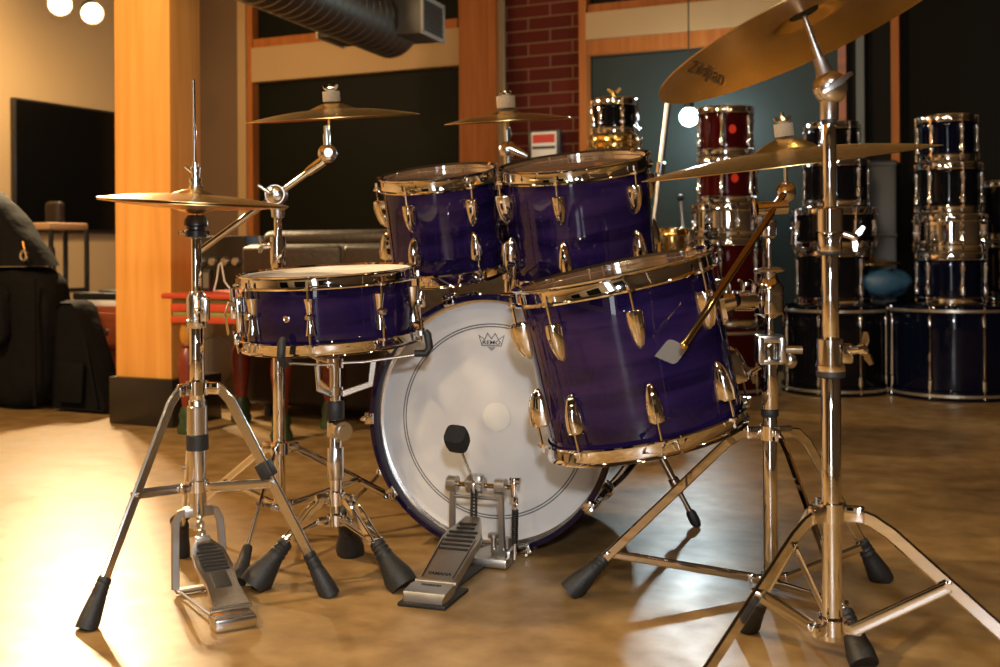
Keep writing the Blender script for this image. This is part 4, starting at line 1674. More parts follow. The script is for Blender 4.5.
def bg_drum(name, label, px, y_top, y_bot, half_px, d, shell_mat, head='dark_head', nl=6, ang=15, group='stacked spare drums', hoops='chrome', lugs='tom', roll=0.0, base_z=None, top_z=None, badge=False, cat='drum', bassy=False):
    top = P(px, y_top, d)
    zt = top.z if top_z is None else top_z
    zb = P(px, y_bot, d).z if base_z is None else base_z
    Rs = half_px * d / F - .012
    Hs = zt - zb - .036
    root = thing(name, Vector((top.x, d, zb + .0178)), label, cat, group)
    root.rotation_euler = (0, -R(roll), 0)
    build('shell', shell_b(Rs, Hs, 48), shell_mat, root)
    build('batter_head', head_b(Rs, Hs, 1, 40), head, root)
    build('resonant_head', head_b(Rs, 0, -1, 40), head, root)
    a0 = R(ang)
    if bassy:
        for z in (0, Hs):
            b = B()
            s = 1 if z else -1
            b.lathe([(Rs + .002, z - s * .026), (Rs + .014, z - s * .026), (Rs + .015, z + s * .012), (Rs + .013, z + s * .0155), (Rs + .004, z + s * .0155), (Rs + .002, z + s * .012)], n=64, closed=True)
            hp_ = build('hoop', b, shell_mat, root)
            b = B()
            b.lathe([(Rs + .0148, z - s * .013), (Rs + .0162, z - s * .012), (Rs + .0162, z - s * .001), (Rs + .0148, z)], n=64)
            build('hoop_inlay', b, 'silver_line', hp_)
    else:
        build('hoop', hoop(Rs, Hs, True, nl, a0, 56), hoops, root)
        build('hoop', hoop(Rs, 0, False, nl, a0, 56), hoops, root)
    b = B()
    if bassy:
        L1 = Hs - .05
        b.prof((0, -Rs - .010, Hs * .5 - L1 * .5), (0, -Rs - .010, Hs * .5 + L1 * .5), [(0, .005), (.01, .010), (.05, .010), (.056, .0045), (L1 - .056, .0045), (L1 - .05, .010), (L1 - .01, .010), (L1, .005)], 12)
    elif lugs == 'tube':
        b = tube_lug(Rs, Hs * .5 - min(.036, Hs * .36), Hs * .5 + min(.036, Hs * .36))
    else:
        L1 = Hs - .05
        b.prof((0, -Rs - .008, Hs * .5 - L1 * .5), (0, -Rs - .008, Hs * .5 + L1 * .5), [(0, .006), (.006, .013), (L1 * .22, .014), (L1 * .3, .009), (L1 * .7, .009), (L1 * .78, .014), (L1 - .006, .013), (L1, .006)], 12)
    b.tube((0, -Rs - .0145, -.004), (0, -Rs - .0145, Hs + .004), .0032, n=6)
    for z, s in ((Hs + .004, 1), (-.004, -1)):
        b.tube((0, -Rs - .0145, z - .003), (0, -Rs - .0145, z + .009), .006, n=8)
    lg = build('lug', b, 'chrome', root)
    lg.rotation_euler = (0, 0, a0)
    for i in range(1, nl):
        clone(lg, root, rot=(0, 0, a0 + 2 * PI * i / nl))
    if badge:
        b = B(on_shell(Rs, 3, Hs * .52))
        b.prism([(.017 * math.cos(k * PI / 8) * (1 if math.sin(k * PI / 8) < .2 else .95), .021 * math.sin(k * PI / 8)) for k in range(16)], .004, Matrix.Translation((0, 0, -.001)))
        build('badge', b, 'red_badge', root)
    return root


def ztop(px, y, d):
    return P(px, y, d).z


# right stack, d 5.2
D1 = 5.2
zr = [0.0, ztop(950, 304, D1), ztop(948, 252, D1), ztop(948, 214, D1), ztop(947, 163, D1), ztop(946, 116, D1)]
bg_drum('bass_drum', 'navy bass drum lying flat, bottom of the rightmost drum stack', 951, 0, 0, 63, D1 + .1, 'navy_shell', bassy=True, nl=8, ang=4, base_z=0, top_z=zr[1])
bg_drum('floor_tom', 'dark blue tom under the chrome snare in the rightmost drum stack', 949, 0, 0, 33, D1, 'navy_shell', nl=6, ang=-2, base_z=zr[1], top_z=zr[2])
bg_drum('snare_drum', 'chrome snare drum in the middle of the rightmost drum stack', 949, 0, 0, 35.5, D1, 'chrome', nl=8, ang=-3, base_z=zr[2], top_z=zr[3], lugs='tube')
bg_drum('mounted_tom', 'dark tom second from the top of the rightmost drum stack', 947.5, 0, 0, 31, D1, 'black_shell', nl=6, ang=4, base_z=zr[3], top_z=zr[4])
bg_drum('mounted_tom', 'dark tom on the very top of the rightmost drum stack', 946.5, 0, 0, 28.5, D1, 'navy_shell', nl=6, ang=8, base_z=zr[4], top_z=zr[5], roll=1.0)
# middle stack
D2 = 5.45
zm = [0.0, ztop(832, 304, D2), ztop(832, 249, D2), ztop(832, 208, D2), ztop(834, 160, D2), ztop(832, 123, D2)]
bg_drum('bass_drum', 'black bass drum lying flat behind the tall front cymbal stand', 832, 0, 0, 51, D2, 'black_shell', bassy=True, nl=8, ang=12, base_z=0, top_z=zm[1])
bg_drum('floor_tom', 'black tom on the bass drum behind the tall front stand', 832, 0, 0, 37, D2, 'black_shell', nl=6, ang=28, base_z=zm[1], top_z=zm[2])
bg_drum('snare_drum', 'black snare drum with chrome rims partly hidden by the tall front stand', 832, 0, 0, 41, D2, 'black_shell', nl=8, ang=14, base_z=zm[2], top_z=zm[3], lugs='tube')
bg_drum('mounted_tom', 'black tom just under the ride cymbal behind the tall stand', 835, 0, 0, 32, D2, 'black_shell', nl=6, ang=26, base_z=zm[3], top_z=zm[4])
bg_drum('mounted_tom', 'black tom showing just above the ride cymbal', 831, 0, 0, 26.5, D2, 'black_shell', nl=6, ang=22, base_z=zm[4], top_z=zm[5])
# red stack
D3 = 5.45
zq = [0.0, ztop(722, 325, D3), ztop(727, 238, D3), ztop(727, 204, D3), ztop(726, 157, D3), ztop(725, 108, D3)]
bg_drum('bass_drum', 'red bass drum lying flat, bottom of the red drum stack', 712, 0, 0, 52, D3 + .02, 'red_shell', bassy=True, nl=8, ang=40, base_z=0, top_z=zq[1])
bg_drum('floor_tom', 'red floor tom under the brassy chrome snare', 727, 0, 0, 36, D3, 'red_shell', nl=6, ang=35, base_z=zq[1], top_z=zq[2])
bg_drum('snare_drum', 'chrome snare drum in the middle of the red drum stack', 727, 0, 0, 36, D3, 'chrome', nl=8, ang=4, base_z=zq[2], top_z=zq[3], lugs='tube')
bg_drum('mounted_tom', 'red tom partly covered by the ride cymbal edge', 726.5, 0, 0, 30, D3, 'red_shell', nl=6, ang=-22, base_z=zq[3], top_z=zq[4], badge=True)
bg_drum('mounted_tom', 'red tom topping the red drum stack', 725, 0, 0, 28.5, D3, 'red_shell', nl=6, ang=-18, base_z=zq[4], top_z=zq[5], badge=True)
# stack behind the middle tom
D4 = 5.3
zs = [0.0, ztop(613, 300, D4), ztop(613, 215, D4), ztop(613, 150, D4), ztop(613, 136, D4), ztop(613, 99, D4)]
bg_drum('bass_drum', 'black bass drum lying flat behind the larger mounted tom', 613, 0, 0, 48, D4, 'black_shell', bassy=True, nl=8, ang=10, base_z=0, top_z=zs[1])
bg_drum('floor_tom', 'black floor tom hidden low behind the larger mounted tom', 613, 0, 0, 34, D4, 'black_shell', nl=6, ang=10, base_z=zs[1], top_z=zs[2])
bg_drum('floor_tom', 'black tom just behind the rim of the larger mounted tom', 613, 0, 0, 30, D4, 'black_shell', nl=6, ang=10, base_z=zs[2], top_z=zs[3])
bg_drum('snare_drum', 'shallow brass-rimmed snare under the small black tom', 613.5, 0, 0, 25.5, D4, 'brass', nl=8, ang=-12, base_z=zs[3], top_z=zs[4], hoops='brass', lugs='tube')
small = bg_drum('mounted_tom', 'small black tom on top, in front of the teal window', 614, 0, 0, 22.5, D4, 'black_shell', nl=6, ang=15, base_z=zs[4], top_z=zs[5])
b = B()
b.prof((0, 0, .16), (0, 0, .21), [(0, .05), (.004, .052), (.008, .04), (.016, .012), (.03, .010), (.045, .010)], 20)
hs_ = (zs[5] - zs[4]) - .036
clip = thing('drum_key', P(614, 99, D4) - Vector((0, 0, .0)), 'brassy wing fitting resting on the small black tom', 'fitting')
b = W(clip)
p = P(614, 99.5, D4)
b.prof(p, p + UP, [(0, .045), (.004, .048), (.008, .04), (.014, .014), (.030, .012), (.036, .010)], 20)
build('flange', b, 'brass', clip)
b = W(clip)
b.bar([p + Vector((-.03, 0, .05)), p + Vector((-.012, 0, .034)), p + Vector((.012, 0, .034)), p + Vector((.03, 0, .052))], [.014, .018, .018, .014], .008, (0, 1, 0))
build('wing', b, 'brass', clip)

# partial drums at the right frame edge
D5 = 5.3
ze = [0.0, ztop(1010, 300, D5), ztop(1010, 240, D5), ztop(1010, 178, D5)]
bg_drum('floor_tom', 'black floor tom at the right frame edge behind the rightmost navy bass drum', 1018, 0, 0, 37, D5 + .2, 'black_shell', nl=6, ang=10, base_z=0, top_z=ze[1])
bg_drum('floor_tom', 'grey-brown tom at the right frame edge behind the rightmost stack', 1018, 0, 0, 38, D5 + .2, 'black_shell', nl=6, ang=10, base_z=ze[1], top_z=ze[2])
bg_drum('mounted_tom', 'black tom cut by the right frame edge, topmost there', 1016, 0, 0, 36, D5 + .2, 'black_shell', nl=6, ang=-40, base_z=ze[2], top_z=ze[3])

# spare cymbal stack lying on the middle bass drum's neighbour, blue bag, black case
cas = thing('road_case', P(879, 300, 5.75) * 1, 'black road case behind the middle drum stack', 'case')
cas.location = Vector((P(879, 300, 5.75).x, 5.75, 0))
b = W(cas)
p = cas.location
z0c, z1c = ztop(880, 300, 5.75), ztop(880, 162, 5.75)
b.box(p + UP * (z1c * .5 + .0), (.20, .22, z1c), ROOM, bevel=.01)
build('body', b, 'black_metal', cas)
for z in (.35, .75, z1c - .02):
    b = W(cas)
    b.box(p + UP * z, (.206, .226, .018), ROOM, bevel=.003)
    build('edge_strip', b, 'black_metal', cas)
bag = thing('cloth_bag', Vector((P(884, 300, 5.35).x, 5.35, 0)), 'blue cloth bag lying across the two flat bass drums at the right', 'bag')
b = W(bag)
zb_ = zr[1] + .05
soft_pts = bag.location + UP * (zb_ + .045)
rnd = random.Random(2)
rings = []
for i in range(1, 16):
    th = PI * i / 16
    rings.append([soft_pts + Vector((.125 * math.sin(th) ** .7 * math.cos(f_) * (1 + .10 * math.sin(5 * f_ + 3 * th)), .085 * math.sin(th) ** .7 * math.sin(f_), .060 * math.cos(th) * (1 + .18 * math.sin(3 * f_ + 1)))) for f_ in [2 * PI * j / 28 for j in range(28)]])
b.loft(rings)
build('cloth', b, 'blue_bag', bag)
bag.location = Vector(bag.location)
b = B()
c3, _, _ = cymbal('spare_cymbal', 'bronze cymbal lying behind the middle drum stack', P(868, 263, 5.42), .15, 0, 2, group=None)
# boom rod stand by the teal window
mic = thing('microphone_stand', Vector((P(655, 300, 4.9).x, 4.9, 0)), 'thin steel boom stand slanting up in front of the teal window', 'stand')
L0, L1 = P(652, 240, 4.9), P(669, 97, 4.9)
b = W(mic)
b.tube(L0, L0 + (L1 - L0) * .55, .009, n=10)
b.tube(L0 + (L1 - L0) * .5, L1, .013, n=10)
build('boom', b, 'mic_grey', mic)
b = W(mic)
q = L0 + (L1 - L0) * .46
b.prof(q, L1, [(0, .012), (.005, .020), (.05, .020), (.055, .012)])
build('clutch', b, 'chrome', mic)
b = W(mic)
b.prof(L1, L1 + (L1 - L0) * .2, [(0, .018), (.02, .02), (.026, .008)])
build('end_cap', b, 'chrome', mic)
b = W(mic)
b.tube(Vector((L0.x, 4.9, .02)), L0, .011, n=12)
build('post', b, 'mic_grey', mic)
b = W(mic)
b.lathe([(0, .0), (.05, 0), (.05, .012), (.02, .03), (.012, .04), (0, .04)], (L0.x, 4.9, 0), n=32)
build('base', b, 'black_metal', mic)
# brass hand drum with rods beside the red stack
gold = bg_drum('snare_drum', 'brass snare drum low beside the red stack, behind the floor tom rim', 672, 228, 262, 19, 4.95, 'brass', nl=8, ang=5, lugs='tube', hoops='brass')
gst = thing('drum_stand', Vector((P(672, 262, 4.95).x, 4.95, 0)), 'chrome stand holding the brass snare beside the red stack', 'stand')
zt = P(672, 262, 4.95).z
b = W(gst)
b.tube(gst.location, gst.location + UP * (zt - .004), .012, n=12)
build('post', b, 'chrome', gst)
b = W(gst)
b.lathe([(0, zt - .012), (.05, zt - .012), (.05, zt - .002), (0, zt - .002)], (gst.location.x, 4.95, 0), n=24)
build('plate', b, 'black_metal', gst)
for a in (R(30), R(150), R(270)):
    b = W(gst)
    e = gst.location + Vector((math.cos(a), math.sin(a), 0)) * .075 + UP * .012
    b.path([gst.location + UP * .32, gst.location + Vector((math.cos(a), math.sin(a), 0)) * .04 + UP * .28, e], .009, 8)
    build('leg', b, 'chrome', gst)
knob = thing('microphone', P(682, 228, 5.05), 'small black-tipped rod standing by the red drum stack', 'microphone')
b = W(knob)
kb, kt = P(684, 240, 5.1), P(680.5, 198, 5.1)
b.tube(Vector((kb.x, 5.1, .012)), kb, .008, n=8)
b.tube(kb, kt, .007, n=10)
build('rod', b, 'mic_grey', knob)
b = W(knob)
b.sphere(kt, .017, 1, 1, 1)
build('tip', b, 'plastic', knob)
b = W(knob)
b.lathe([(0, 0), (.10, 0), (.10, .01), (.012, .02), (0, .02)], (kb.x, 5.1, 0), n=24)
build('base', b, 'black_metal', knob)

# product card on the brick
card = thing('card', P(545, 145, bd(545, .1)), 'white card with a red printed band standing on the brick wall', 'sign')
dC = bd(545, .08)
cW, cH = 29 * dC / F, 28 * dC / F
cc0 = P(545, 145, dC)
b = W(card)
b.box(cc0, (cW * 1.18, .03, cH * 1.05), ROOM, bevel=.004)
build('backing', b, 'black_metal', card)
b = W(card)
b.box(cc0 - U * .017, (cW * .92, .006, cH * .92), ROOM)
build('sheet', b, 'white_plastic', card)
b = W(card)
b.box(cc0 - U * .0205 + UP * cH * .22, (cW * .82, .003, cH * .30), ROOM)
build('red_band', b, 'red_print', card)
b = W(card)
b.box(cc0 - U * .0205 - UP * cH * .10, (cW * .84, .003, cH * .10), ROOM)
build('black_band', b, 'ink', card)
b = W(card)
b.box(cc0 + U * .045, (.06, .07, .05), ROOM)
build('bracket', b, 'black_metal', card)

# ================================================================== LAMPS
for i, (px, py, d, lab) in enumerate(((60, 4, 6.1, 'bright track spotlight at the top left, nearer the picture edge'), (92, 13, 6.35, 'bright track spotlight at the top left, nearer the timber post'))):
    c = P(px, py, d)
    lamp = thing('track_spotlight', c, lab, 'lamp', 'track spotlights on the left')
    tgt = Vector((-.5, 1.6, 0)) if i == 0 else Vector((-.2, 2.6, .1))
    dr = (tgt - c).normalized()
    b = W(lamp)
    b.prof(c - dr * .13, c + dr * .012, [(0, .03), (.01, .045), (.11, .06), (.142, .062), (.141, .055), (.12, .05)], 24)
    build('can', b, 'bezel', lamp)
    b = W(lamp)
    b.prof(c - dr * .008, c + dr, [(0, .05), (.004, .052), (.010, .04), (.013, .001)], 24)
    build('bulb', b, 'bulb', lamp)
    b = W(lamp)
    b.tube(c - dr * .09, Vector((c.x, c.y, ZC)) - dr * .09, .01, n=10)
    build('stem', b, 'bezel', lamp)
    spot('spot_beam', c + dr * .03, tgt, 325, (1.0, .74, .42), 110, .8, .05)
    # light that spills back on the wall from the open lamp
    pl = bpy.data.lights.new('lamp_spill', 'POINT')
    pl.energy = 30
    pl.color = (1.0, .68, .32)
    pl.shadow_soft_size = .06
    po = bpy.data.objects.new('lamp_spill', pl)
    COL.objects.link(po)
    po.location = c + dr * .10 + Vector((0, 0, .0))
c = P(689, 117, 6.05)
lamp = thing('hanging_lamp', c, 'small cool white lamp hanging before the teal window', 'lamp')
b = W(lamp)
b.sphere(c, .050, n=18)
build('bulb', b, 'bulb_cool', lamp)
b = W(lamp)
b.prof(c + UP * .045, c + UP, [(0, .03), (.03, .026), (.06, .02), (.062, .01)], 16)
build('socket', b, 'black_metal', lamp)
b = W(lamp)
b.tube(c + UP * .09, Vector((c.x, c.y, ZC)), .004, n=8)
build('cord', b, 'black_metal', lamp)
pl = bpy.data.lights.new('hanging_lamp_light', 'POINT')
pl.energy = 18
pl.color = (.80, .96, 1.0)
pl.shadow_soft_size = .05
po = bpy.data.objects.new('hanging_lamp_light', pl)
COL.objects.link(po)
po.location = c + Vector((.03, .10, .0))
spot('hanging_lamp_beam', c + Vector((-.02, -.10, -.03)), (.3, 2.2, 0), 48, (.80, .96, 1.0), 95, .5, .05)

# ================================================================== DUCT
E = P(391, 29, 6.3)
S = E - Vector((.416, 1.26, 0)) * 1.6
b = B(Matrix.Translation(-E))
Ld = (E - S).length
dx = (E - S).normalized()
st = []
n_r = 26
for i in range(n_r):
    t = Ld * i / n_r
    st += [(t, .160), (t + Ld / n_r * .86, .160), (t + Ld / n_r * .90, .164), (t + Ld / n_r * .96, .164)]
st += [(Ld, .160), (Ld + .03, .150), (Ld + .055, .10), (Ld + .062, .02)]
dct = thing('air_duct', E, 'large round spiral air duct hanging near the top', 'air duct')
b = W(dct)
b.prof(S, E, st, 40)
build('duct_pipe', b, 'duct', dct)
dsd = dx.cross(UP).normalized()


def register(s, along, nm):
    c = E - dx * along + dsd * s * .20 + UP * .015
    fr = Matrix(((dx.x, 0, dsd.x * s, 0), (dx.y, 0, dsd.y * s, 0), (0, 1, 0, 0), (0, 0, 0, 1)))
    b = W(dct)
    b.box(c, (.30, .20, .18), fr, bevel=.004)
    rg = build(nm, b, 'register', dct)
    b = W(dct)
    f = c + dsd * s * .092
    for dy in (.095, -.095):
        b.box(f + UP * dy, (.33, .022, .012), fr, bevel=.002)
    for dl in (.154, -.154):
        b.box(f + dx * dl, (.022, .20, .012), fr, bevel=.002)
    build('register_frame', b, 'register_white', rg)
    b = W(dct)
    for k in range(7):
        b.box(f + UP * (-.07 + .0233 * k) - dsd * s * .002, (.29, .006, .010), fr)
    build('louvres', b, 'register', rg)


register(1, .10, 'register')
register(-1, .16, 'register')
b = W(dct)
b.tube(E - dx * .25 + UP * .15, Vector((E.x, E.y, ZC)) - dx * .25, .004, n=6)
b.tube(E - dx * 1.3 + UP * .15, Vector((E.x, E.y, ZC)) - dx * 1.3, .004, n=6)
build('hanger_wire', b, 'black_metal', dct)

# ================================================================== LEFT BACKGROUND
# television on the left wall
yl = lambda px: None


def lx(px, off=0.0):
    """room y where the ray through px meets the left wall (off metres in front)"""
    k = (px - CX) / F
    x = VL + off
    c, s = math.cos(YAW), math.sin(YAW)
    # X = x c + y s ; d = -x s + y c ; X = k d
    return -x * (c + k * s) / (s - k * c)


def ld(px, off=0.0):
    y = lx(px, off)
    return -(VL + off) * math.sin(YAW) + y * math.cos(YAW)


y0, y1 = lx(15, .04), lx(128, .04)
dL = ld(15, .04)
zt_, zb_ = P(15, 97, dL).z, P(15, 232, dL).z
tvc = ROOM @ Vector((VL + .025, (y0 + y1) / 2, (zt_ + zb_) / 2))
tv = thing('television', tvc, 'wide black flat television on the tan left wall', 'television', None, ROOM)
hw_, hz_ = (y1 - y0) / 2, (zt_ - zb_) / 2
b = B()
b.box((0, 0, 0), (.03, hw_ * 2, hz_ * 2), bevel=.004)
build('casing', b, 'bezel', tv)
b = B()
b.box((.0145, 0, .004), (.004, hw_ * 2 - .03, hz_ * 2 - .035))
build('screen', b, 'tv', tv)
b = B()
b.box((-.019, 0, 0), (.012, .3, .2))
build('wall_bracket', b, 'black_metal', tv)

# dark brown leather sofa, its back to the camera
so = P(228, 418, 4.62)
sofa = thing('sofa', Vector((so.x, 4.62, 0)) + U * .12 - V * .02, 'dark brown leather sofa seen from behind, past the snare drum', 'sofa', None, ROOM)
SL, SD = 1.5, .80
b = B()
b.box((SL / 2, .10, .385), (SL, .20, .67), bevel=.03, seg=3)
b.box((SL / 2, SD / 2, .22), (SL - .02, SD - .02, .34), bevel=.03, seg=3)
build('frame', b, 'leather', sofa)
for k in range(3):
    b = B()
    b.box((SL * (.5 + k) / 3, .014, .385), (SL / 3 - .006, .05, .655), bevel=.02, seg=3)
    build('back_panel', b, 'leather', sofa)
for k in range(2):
    b = B()
    b.box((.04 + (SL - .08) * (.5 + k) / 2, .19, .735), ((SL - .08) / 2 - .004, .24, .085), bevel=.038, seg=4)
    build('back_cushion', b, 'leather', sofa)
for k in range(2):
    b = B()
    b.box((.12 + (SL - .24) * (.5 + k) / 2, .52, .43), ((SL - .24) / 2 - .004, .54, .14), bevel=.04, seg=3)
    build('seat_cushion', b, 'leather', sofa)
for x in (.07, SL - .07):
    b = B()
    b.box((x, SD / 2, .36), (.14, SD, .56), bevel=.045, seg=3)
    build('armrest', b, 'leather', sofa)
for x in (.08, SL - .08):
    for y in (.08, SD - .08):
        b = B()
        b.tube((x, y, 0), (x, y, .06), .022, .028, n=14)
        build('foot', b, 'black_metal', sofa)

# red painted table with turned legs
tb0 = Vector((-1.19, 4.30, 0))
table = thing('carved_table', tb0, 'red painted low table with turned green-footed legs, by the post', 'table', None, ROOM)
TL, TD = .43, .36
ztt = P(187, 293, 4.3).z
zbb = P(187, 322, 4.3).z
hh = ztt - zbb
b = B()
b.box((TL / 2, TD / 2 - .01, ztt - hh * .09), (TL + .16, TD + .10, hh * .19), bevel=.008)
build('tabletop', b, 'red_paint', table)
for f_, t_, m_, ex in ((.27, .16, 'green_paint', .085), (.48, .28, 'red_paint', .10), (.71, .18, 'green_paint', .085), (.90, .22, 'red_paint', .10)):
    b = B()
    b.box((TL / 2, TD / 2 - .01, ztt - hh * f_), (TL + ex, TD + ex * .6, hh * t_), bevel=.004)
    build('apron_moulding', b, m_, table)
for x, y in ((0, 0), (TL, 0), (0, TD - .04), (TL, TD - .04)):
    b = B()
    b.lathe([(0, .10), (.022, .10), (.028, .15), (.033, .20), (.038, .25), (.036, .29), (.026, .315), (.020, .325), (.027, .335), (.024, .345)], (x, y, 0), n=20)
    lg = build('leg', b, 'leg_red', table)
    b = B()
    b.lathe([(0, 0), (.040, 0), (.042, .02), (.032, .045), (.036, .07), (.026, .10), (0, .10)], (x, y, 0), n=20)
    build('leg_foot', b, 'leg_green', lg)
    b = B()
    b.lathe([(.024, .343), (.030, .36), (.030, .385), (.022, zbb + .006)], (x, y, 0), n=20)
    build('leg_capital', b, 'amber', lg)
# things on the table
ph_ = thing('phone', P(208, 288, 4.42), 'small upright grey gadget on the red table', 'gadget')
b = W(ph_)
p = P(208, 284, 4.42)
p.z = ztt + .045
ph_.location = Vector((p.x, p.y, ztt))
b = W(ph_)
b.box(p, (.035, .022, .085), ROOM, bevel=.004)
build('body', b, 'bezel', ph_)
b = W(ph_)
b.box(p - U * .012, (.027, .003, .06), ROOM)
build('front_panel', b, 'grey_cloth', ph_)
wr = thing('wire_holder', Vector((P(219, 288, 4.40).x, 4.40, ztt)), 'bent white wire standing on the red table', 'wire')
b = W(wr)
p = wr.location
b.path([p + Vector((-.02, 0, .003)), p + Vector((-.008, 0, .05)), p + Vector((0, 0, .105)), p + Vector((.007, 0, .115)), p + Vector((.012, 0, .10)), p + Vector((.022, 0, .04)), p + Vector((.05, -.01, .006))], .0028, 8)
build('wire', b, 'white_plastic', wr)

# amplifier behind the table
am = thing('amplifier', Vector((P(197, 400, 5.15).x, 5.15, 0)), 'grey guitar amplifier standing between post and sofa', 'amplifier', None, ROOM)
az = P(215, 300, 5.15).z
b = B()
b.box((.10, .12, az / 2), (.36, .22, az), bevel=.012)
build('cabinet', b, 'bezel', am)
b = B()
b.box((.10, .008, az * .45), (.32, .012, az * .78))
build('grille', b, 'grey_cloth', am)
b = B()
b.tube((.10, .002, az * .42), (.10, -.002, az * .42), .11, n=32)
b.torus((.10, -.001, az * .42), (0, 1, 0), .11, .006, n=36)
build('speaker_ring', b, 'grey_cloth', am)
mx_ = thing('mixer', am.location + ROOM @ Vector((.10, .12, az)), 'small black audio unit on top of the grey amplifier', 'audio unit', None, ROOM)
mh = P(215, 236, 5.15).z - az
b = B()
b.box((0, 0, mh / 2), (.30, .18, mh), bevel=.008)
build('body', b, 'black_metal', mx_)
for x in (-.09, -.02, .05, .11):
    b = B()
    b.prof((x, -.09, mh * .6), (x, -.125, mh * .6), [(0, .022), (.004, .024), (.02, .02), (.024, .016)], 18)
    build('knob', b, 'cast', mx_)

# red-brown cabinet with a turntable, and the black bags
cb0 = G(88, 398)
cbn = thing('wooden_cabinet', Vector((-2.03, 5.38, 0)), 'red-brown wooden cabinet by the left wall behind the timber post', 'cabinet', None, ROOM)
czt = P(95, 308, 5.15).z
b = B()
b.box((.22, .2, czt / 2 + .02), (.52, .40, czt - .04), bevel=.005)
build('carcass', b, 'redwood', cbn)
for k, (z0_, z1_) in enumerate(((.06, czt * .52), (czt * .55, czt - .03))):
    b = B()
    b.box((.22, -.004, (z0_ + z1_) / 2), (.48, .016, z1_ - z0_), bevel=.004)
    dw = build('drawer', b, 'redwood', cbn)
    b = B()
    b.tube((.22, -.010, (z0_ + z1_) / 2), (.22, -.03, (z0_ + z1_) / 2), .012, n=14)
    build('knob', b, 'cast', dw)
b = B()
b.box((.22, .2, .02), (.46, .36, .04))
build('plinth', b, 'redwood', cbn)
tt = thing('turntable', cbn.location + ROOM @ Vector((.20, .19, czt)), 'black turntable with pale edge on the red-brown cabinet', 'turntable', None, ROOM)
b = B()
b.box((0, 0, .014), (.46, .34, .028), bevel=.004)
build('plinth', b, 'white_plastic', tt)
b = B()
b.box((0, 0, .045), (.46, .34, .034), bevel=.006)
build('deck', b, 'black_metal', tt)
b = B()
b.lathe([(0, .074), (.14, .074), (.145, .070), (.145, .062), (0, .062)], (-.03, 0, 0), n=40)
build('platter', b, 'plastic', tt)
b = B()
b.tube((.17, .10, .06), (.17, .10, .10), .012, n=12)
b.path([(.17, .10, .095), (.165, -.02, .095), (.12, -.10, .08)], .005, 8)
build('tonearm', b, 'chrome', tt)


def soft_box(b, c, size, seed, rot=None, amp=.015, k=10):
    """rounded, slumped box with an uneven surface"""
    rnd = random.Random(seed)
    ph = [rnd.uniform(0, 6.28) for _ in range(9)]
    rm = rot.to_3x3() if rot else Matrix.Identity(3)
    n, mth = 40, 26
    rings = []
    for i in range(1, mth):
        th = PI * i / mth
        ring_ = []
        for j in range(n):
            fi = 2 * PI * j / n
            e = .38
            sgn = lambda v, p_: math.copysign(abs(v) ** p_, v)
            x = sgn(math.sin(th), e) * sgn(math.cos(fi), e)
            y = sgn(math.sin(th), e) * sgn(math.sin(fi), e)
            z = sgn(math.cos(th), e)
            d_ = amp * (math.sin(5 * x + 4 * z + ph[0]) + math.sin(7 * z - 3 * y + ph[1]) + .6 * math.sin(11 * x + 9 * y + ph[2]) + .5 * math.sin(13 * z + 6 * x + ph[3]))
            v = Vector((x * size[0] / 2, y * size[1] / 2, z * size[2] / 2))
            v += v.normalized() * d_
            ring_.append(Vector(c) + rm @ v)
        rings.append(ring_)
    b.loft(rings)
    return b


# big soft case, front lower right corner near pixel (65, 408)
bg0 = G(38, 413)
case_ = thing('soft_equipment_case', bg0, 'big black soft case standing on the floor at the left edge', 'bag', 'black bags on the left', ROOM)
ch = P(50, 268, 4.95).z
b = soft_box(B(), (-.42, .12, ch * .5), (.84, .24, ch), 3, amp=.006)
for v in b.bm.verts:
    v.co.z = max(v.co.z, .004)
build('body', b, 'nylon', case_)
b = B()
soft_box(b, (-.44, -.02, ch * .66), (.56, .07, ch * .5), 5, amp=.005)
build('front_pocket', b, 'nylon', case_)
b = B()
b.path([(-.012, -.004, ch * .93), (-.004, -.014, ch * .6), (-.002, -.014, ch * .3), (-.010, -.006, .03)], .008, 8)
build('piping', b, 'nylon', case_)
# slumped bag on top
tb = case_.location + ROOM @ Vector((-.40, .12, ch + .006))
bag2 = thing('padded_bag', tb, 'slumped black padded bag lying on top of the big case', 'bag', 'black bags on the left', ROOM)
b = B()
hb = P(5, 192, 4.95).z - ch
rings = []
n = 28
rnd = random.Random(4)
for i in range(13):
    t = i / 12
    z = hb * t
    wl = .36 * (1 - t ** 1.5 * .72)
    wr_ = .33 * (1 - t) ** .75 + .02
    dp = .13 * (1 - t ** 2 * .6)
    ring_ = []
    for j in range(n):
        fi = 2 * PI * j / n
        cx_ = math.copysign(abs(math.cos(fi)) ** .7, math.cos(fi))
        sy_ = math.copysign(abs(math.sin(fi)) ** .7, math.sin(fi))
        wv = .012 * math.sin(4 * fi + 9 * t) + .010 * math.sin(7 * fi - 13 * t)
        ring_.append((cx_ * (wr_ if cx_ > 0 else wl) * (1 + wv), sy_ * dp * (1 + wv * 2), z + .004 * math.sin(5 * fi)))
    rings.append(ring_)
b.loft(rings)
for v in b.bm.verts:
    v.co.z = max(v.co.z, .002)
build('body', b, 'nylon', bag2)
b = B()
b.path([(-.15, -.125, hb * .35), (-.02, -.140, hb * .42), (.10, -.135, hb * .36), (.16, -.13, hb * .25)], .016, 10)
build('handle', b, 'nylon', bag2)
b = B()
b.path([(-.10, -.120, hb * .50), (.0, -.130, hb * .54), (.08, -.120, hb * .49)], [.012, .02, .010], 10)
build('tan_strap', b, 'skin_wood', bag2)
b = B()
b.torus((.30, -.10, .05), (.2, 1, 0), .022, .007, n=18)
b.tube((.30, -.10, .075), (.29, -.10, .11), .007, n=8)
build('clip', b, 'chrome', bag2)

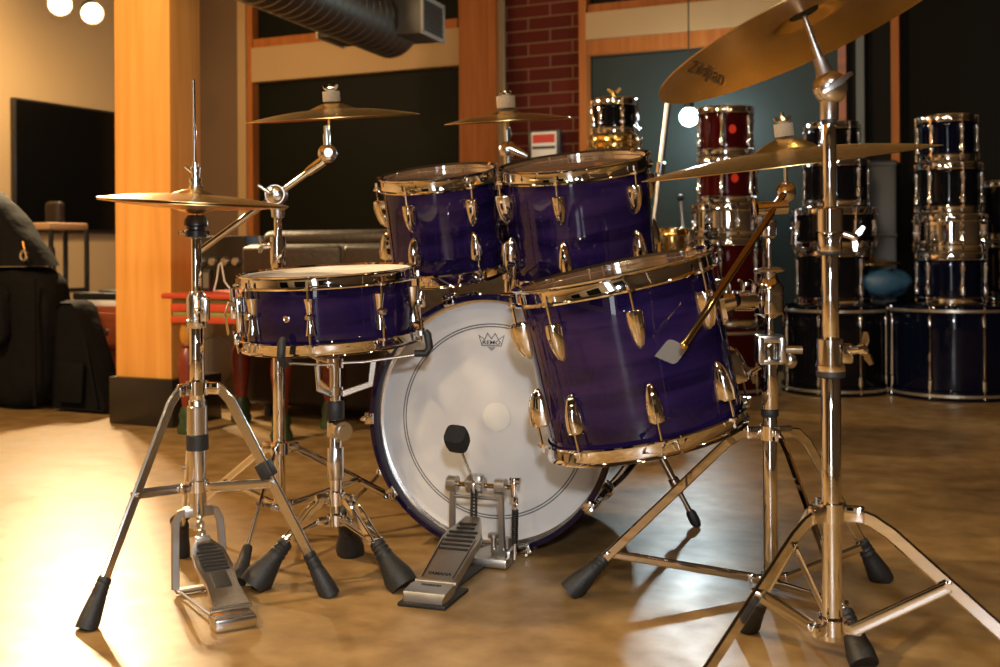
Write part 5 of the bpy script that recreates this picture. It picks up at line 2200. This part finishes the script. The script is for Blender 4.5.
for k_, (xa, za, xb, zb2) in enumerate(((-.30, .20, .16, .10), (-.28, .42, .02, .46))):
    b = B()
    pts_ = []
    for i in range(9):
        t = i / 8
        pts_.append((xa + (xb - xa) * t, -.128 - .012 * math.sin(PI * t), hb * (za + (zb2 - za) * t + .05 * math.sin(5 * t + k_))))
    b.path(pts_, [.006, .014, .020, .018, .022, .017, .020, .012, .006], 10)
    build('fabric_fold', b, 'nylon', bag2)
# leaning black gig bag in front of the cabinet
gb0 = G(86, 411)
gig = thing('gig_bag', gb0, 'black gig bag leaning in front of the red-brown cabinet', 'bag', 'black bags on the left', ROOM)
gh = P(78, 300, 4.98).z
b = B()
prof2 = [(-.14, .004), (.17, .004), (.175, .03), (.07, gh * .55), (-.02, gh * .95), (-.05, gh), (-.12, gh), (-.145, gh * .95)]
rings = []
for y, s_ in ((-.05, .93), (-.062, .96), (-.02, 1.0), (.03, 1.0), (.06, .96), (.055, .92)):
    cxm, czm = -.04, gh * .45
    rings.append([(cxm + (x - cxm) * s_, y + z * .06, max(.003, czm + (z - czm) * s_)) for x, z in prof2])
b.loft(rings)
build('body', b, 'nylon', gig)
b = B()
b.path([(.125, -.062, .03), (.055, -.045, gh * .54), (-.03, -.02, gh * .93)], .007, 8)
build('zip_seam', b, 'nylon', gig)
b = B()
b.box((-.02, -.066, gh * .27), (.14, .016, gh * .36), Matrix.Rotation(R(-4), 4, 'X'), bevel=.006)
build('pocket', b, 'nylon', gig)

# small chair behind the bags with a wooden edge
cr0 = Vector((P(50, 300, 5.75).x, 5.75, 0))
chr_ = thing('side_chair', cr0, 'black metal framed chair behind the bags, under the television', 'chair', None, ROOM)
zs_ = P(55, 234, 5.75).z
zseat = P(55, 226, 5.75).z
b = B()
b.box((-.05, .10, zseat), (.17, .26, .036), bevel=.010)
build('armrest_board', b, 'skin_wood', chr_)
b = B()
b.box((-.13, .16, zseat + .07), (.11, .06, .13), bevel=.025, seg=3)
build('backrest', b, 'leather', chr_)
for x in (-.12, .03):
    for y in (-.02, .22):
        b = B()
        b.path([(x, y, 0), (x, y, zseat * .5), (x, y, zseat - .02)], .013, 8)
        build('leg', b, 'black_metal', chr_)
b = B()
b.tube((-.12, -.02, zseat * .6), (.03, -.02, zseat * .6), .012, n=8)
b.tube((.03, -.02, zseat * .6), (.03, .22, zseat * .6), .012, n=8)
build('stretcher', b, 'black_metal', chr_)
b = B()
b.path([(.03, -.02, zseat * .86), (.055, -.04, zseat * .80), (.075, -.05, zseat * .62), (.10, -.06, .02)], .02, 10)
build('folding_strut', b, 'black_metal', chr_)
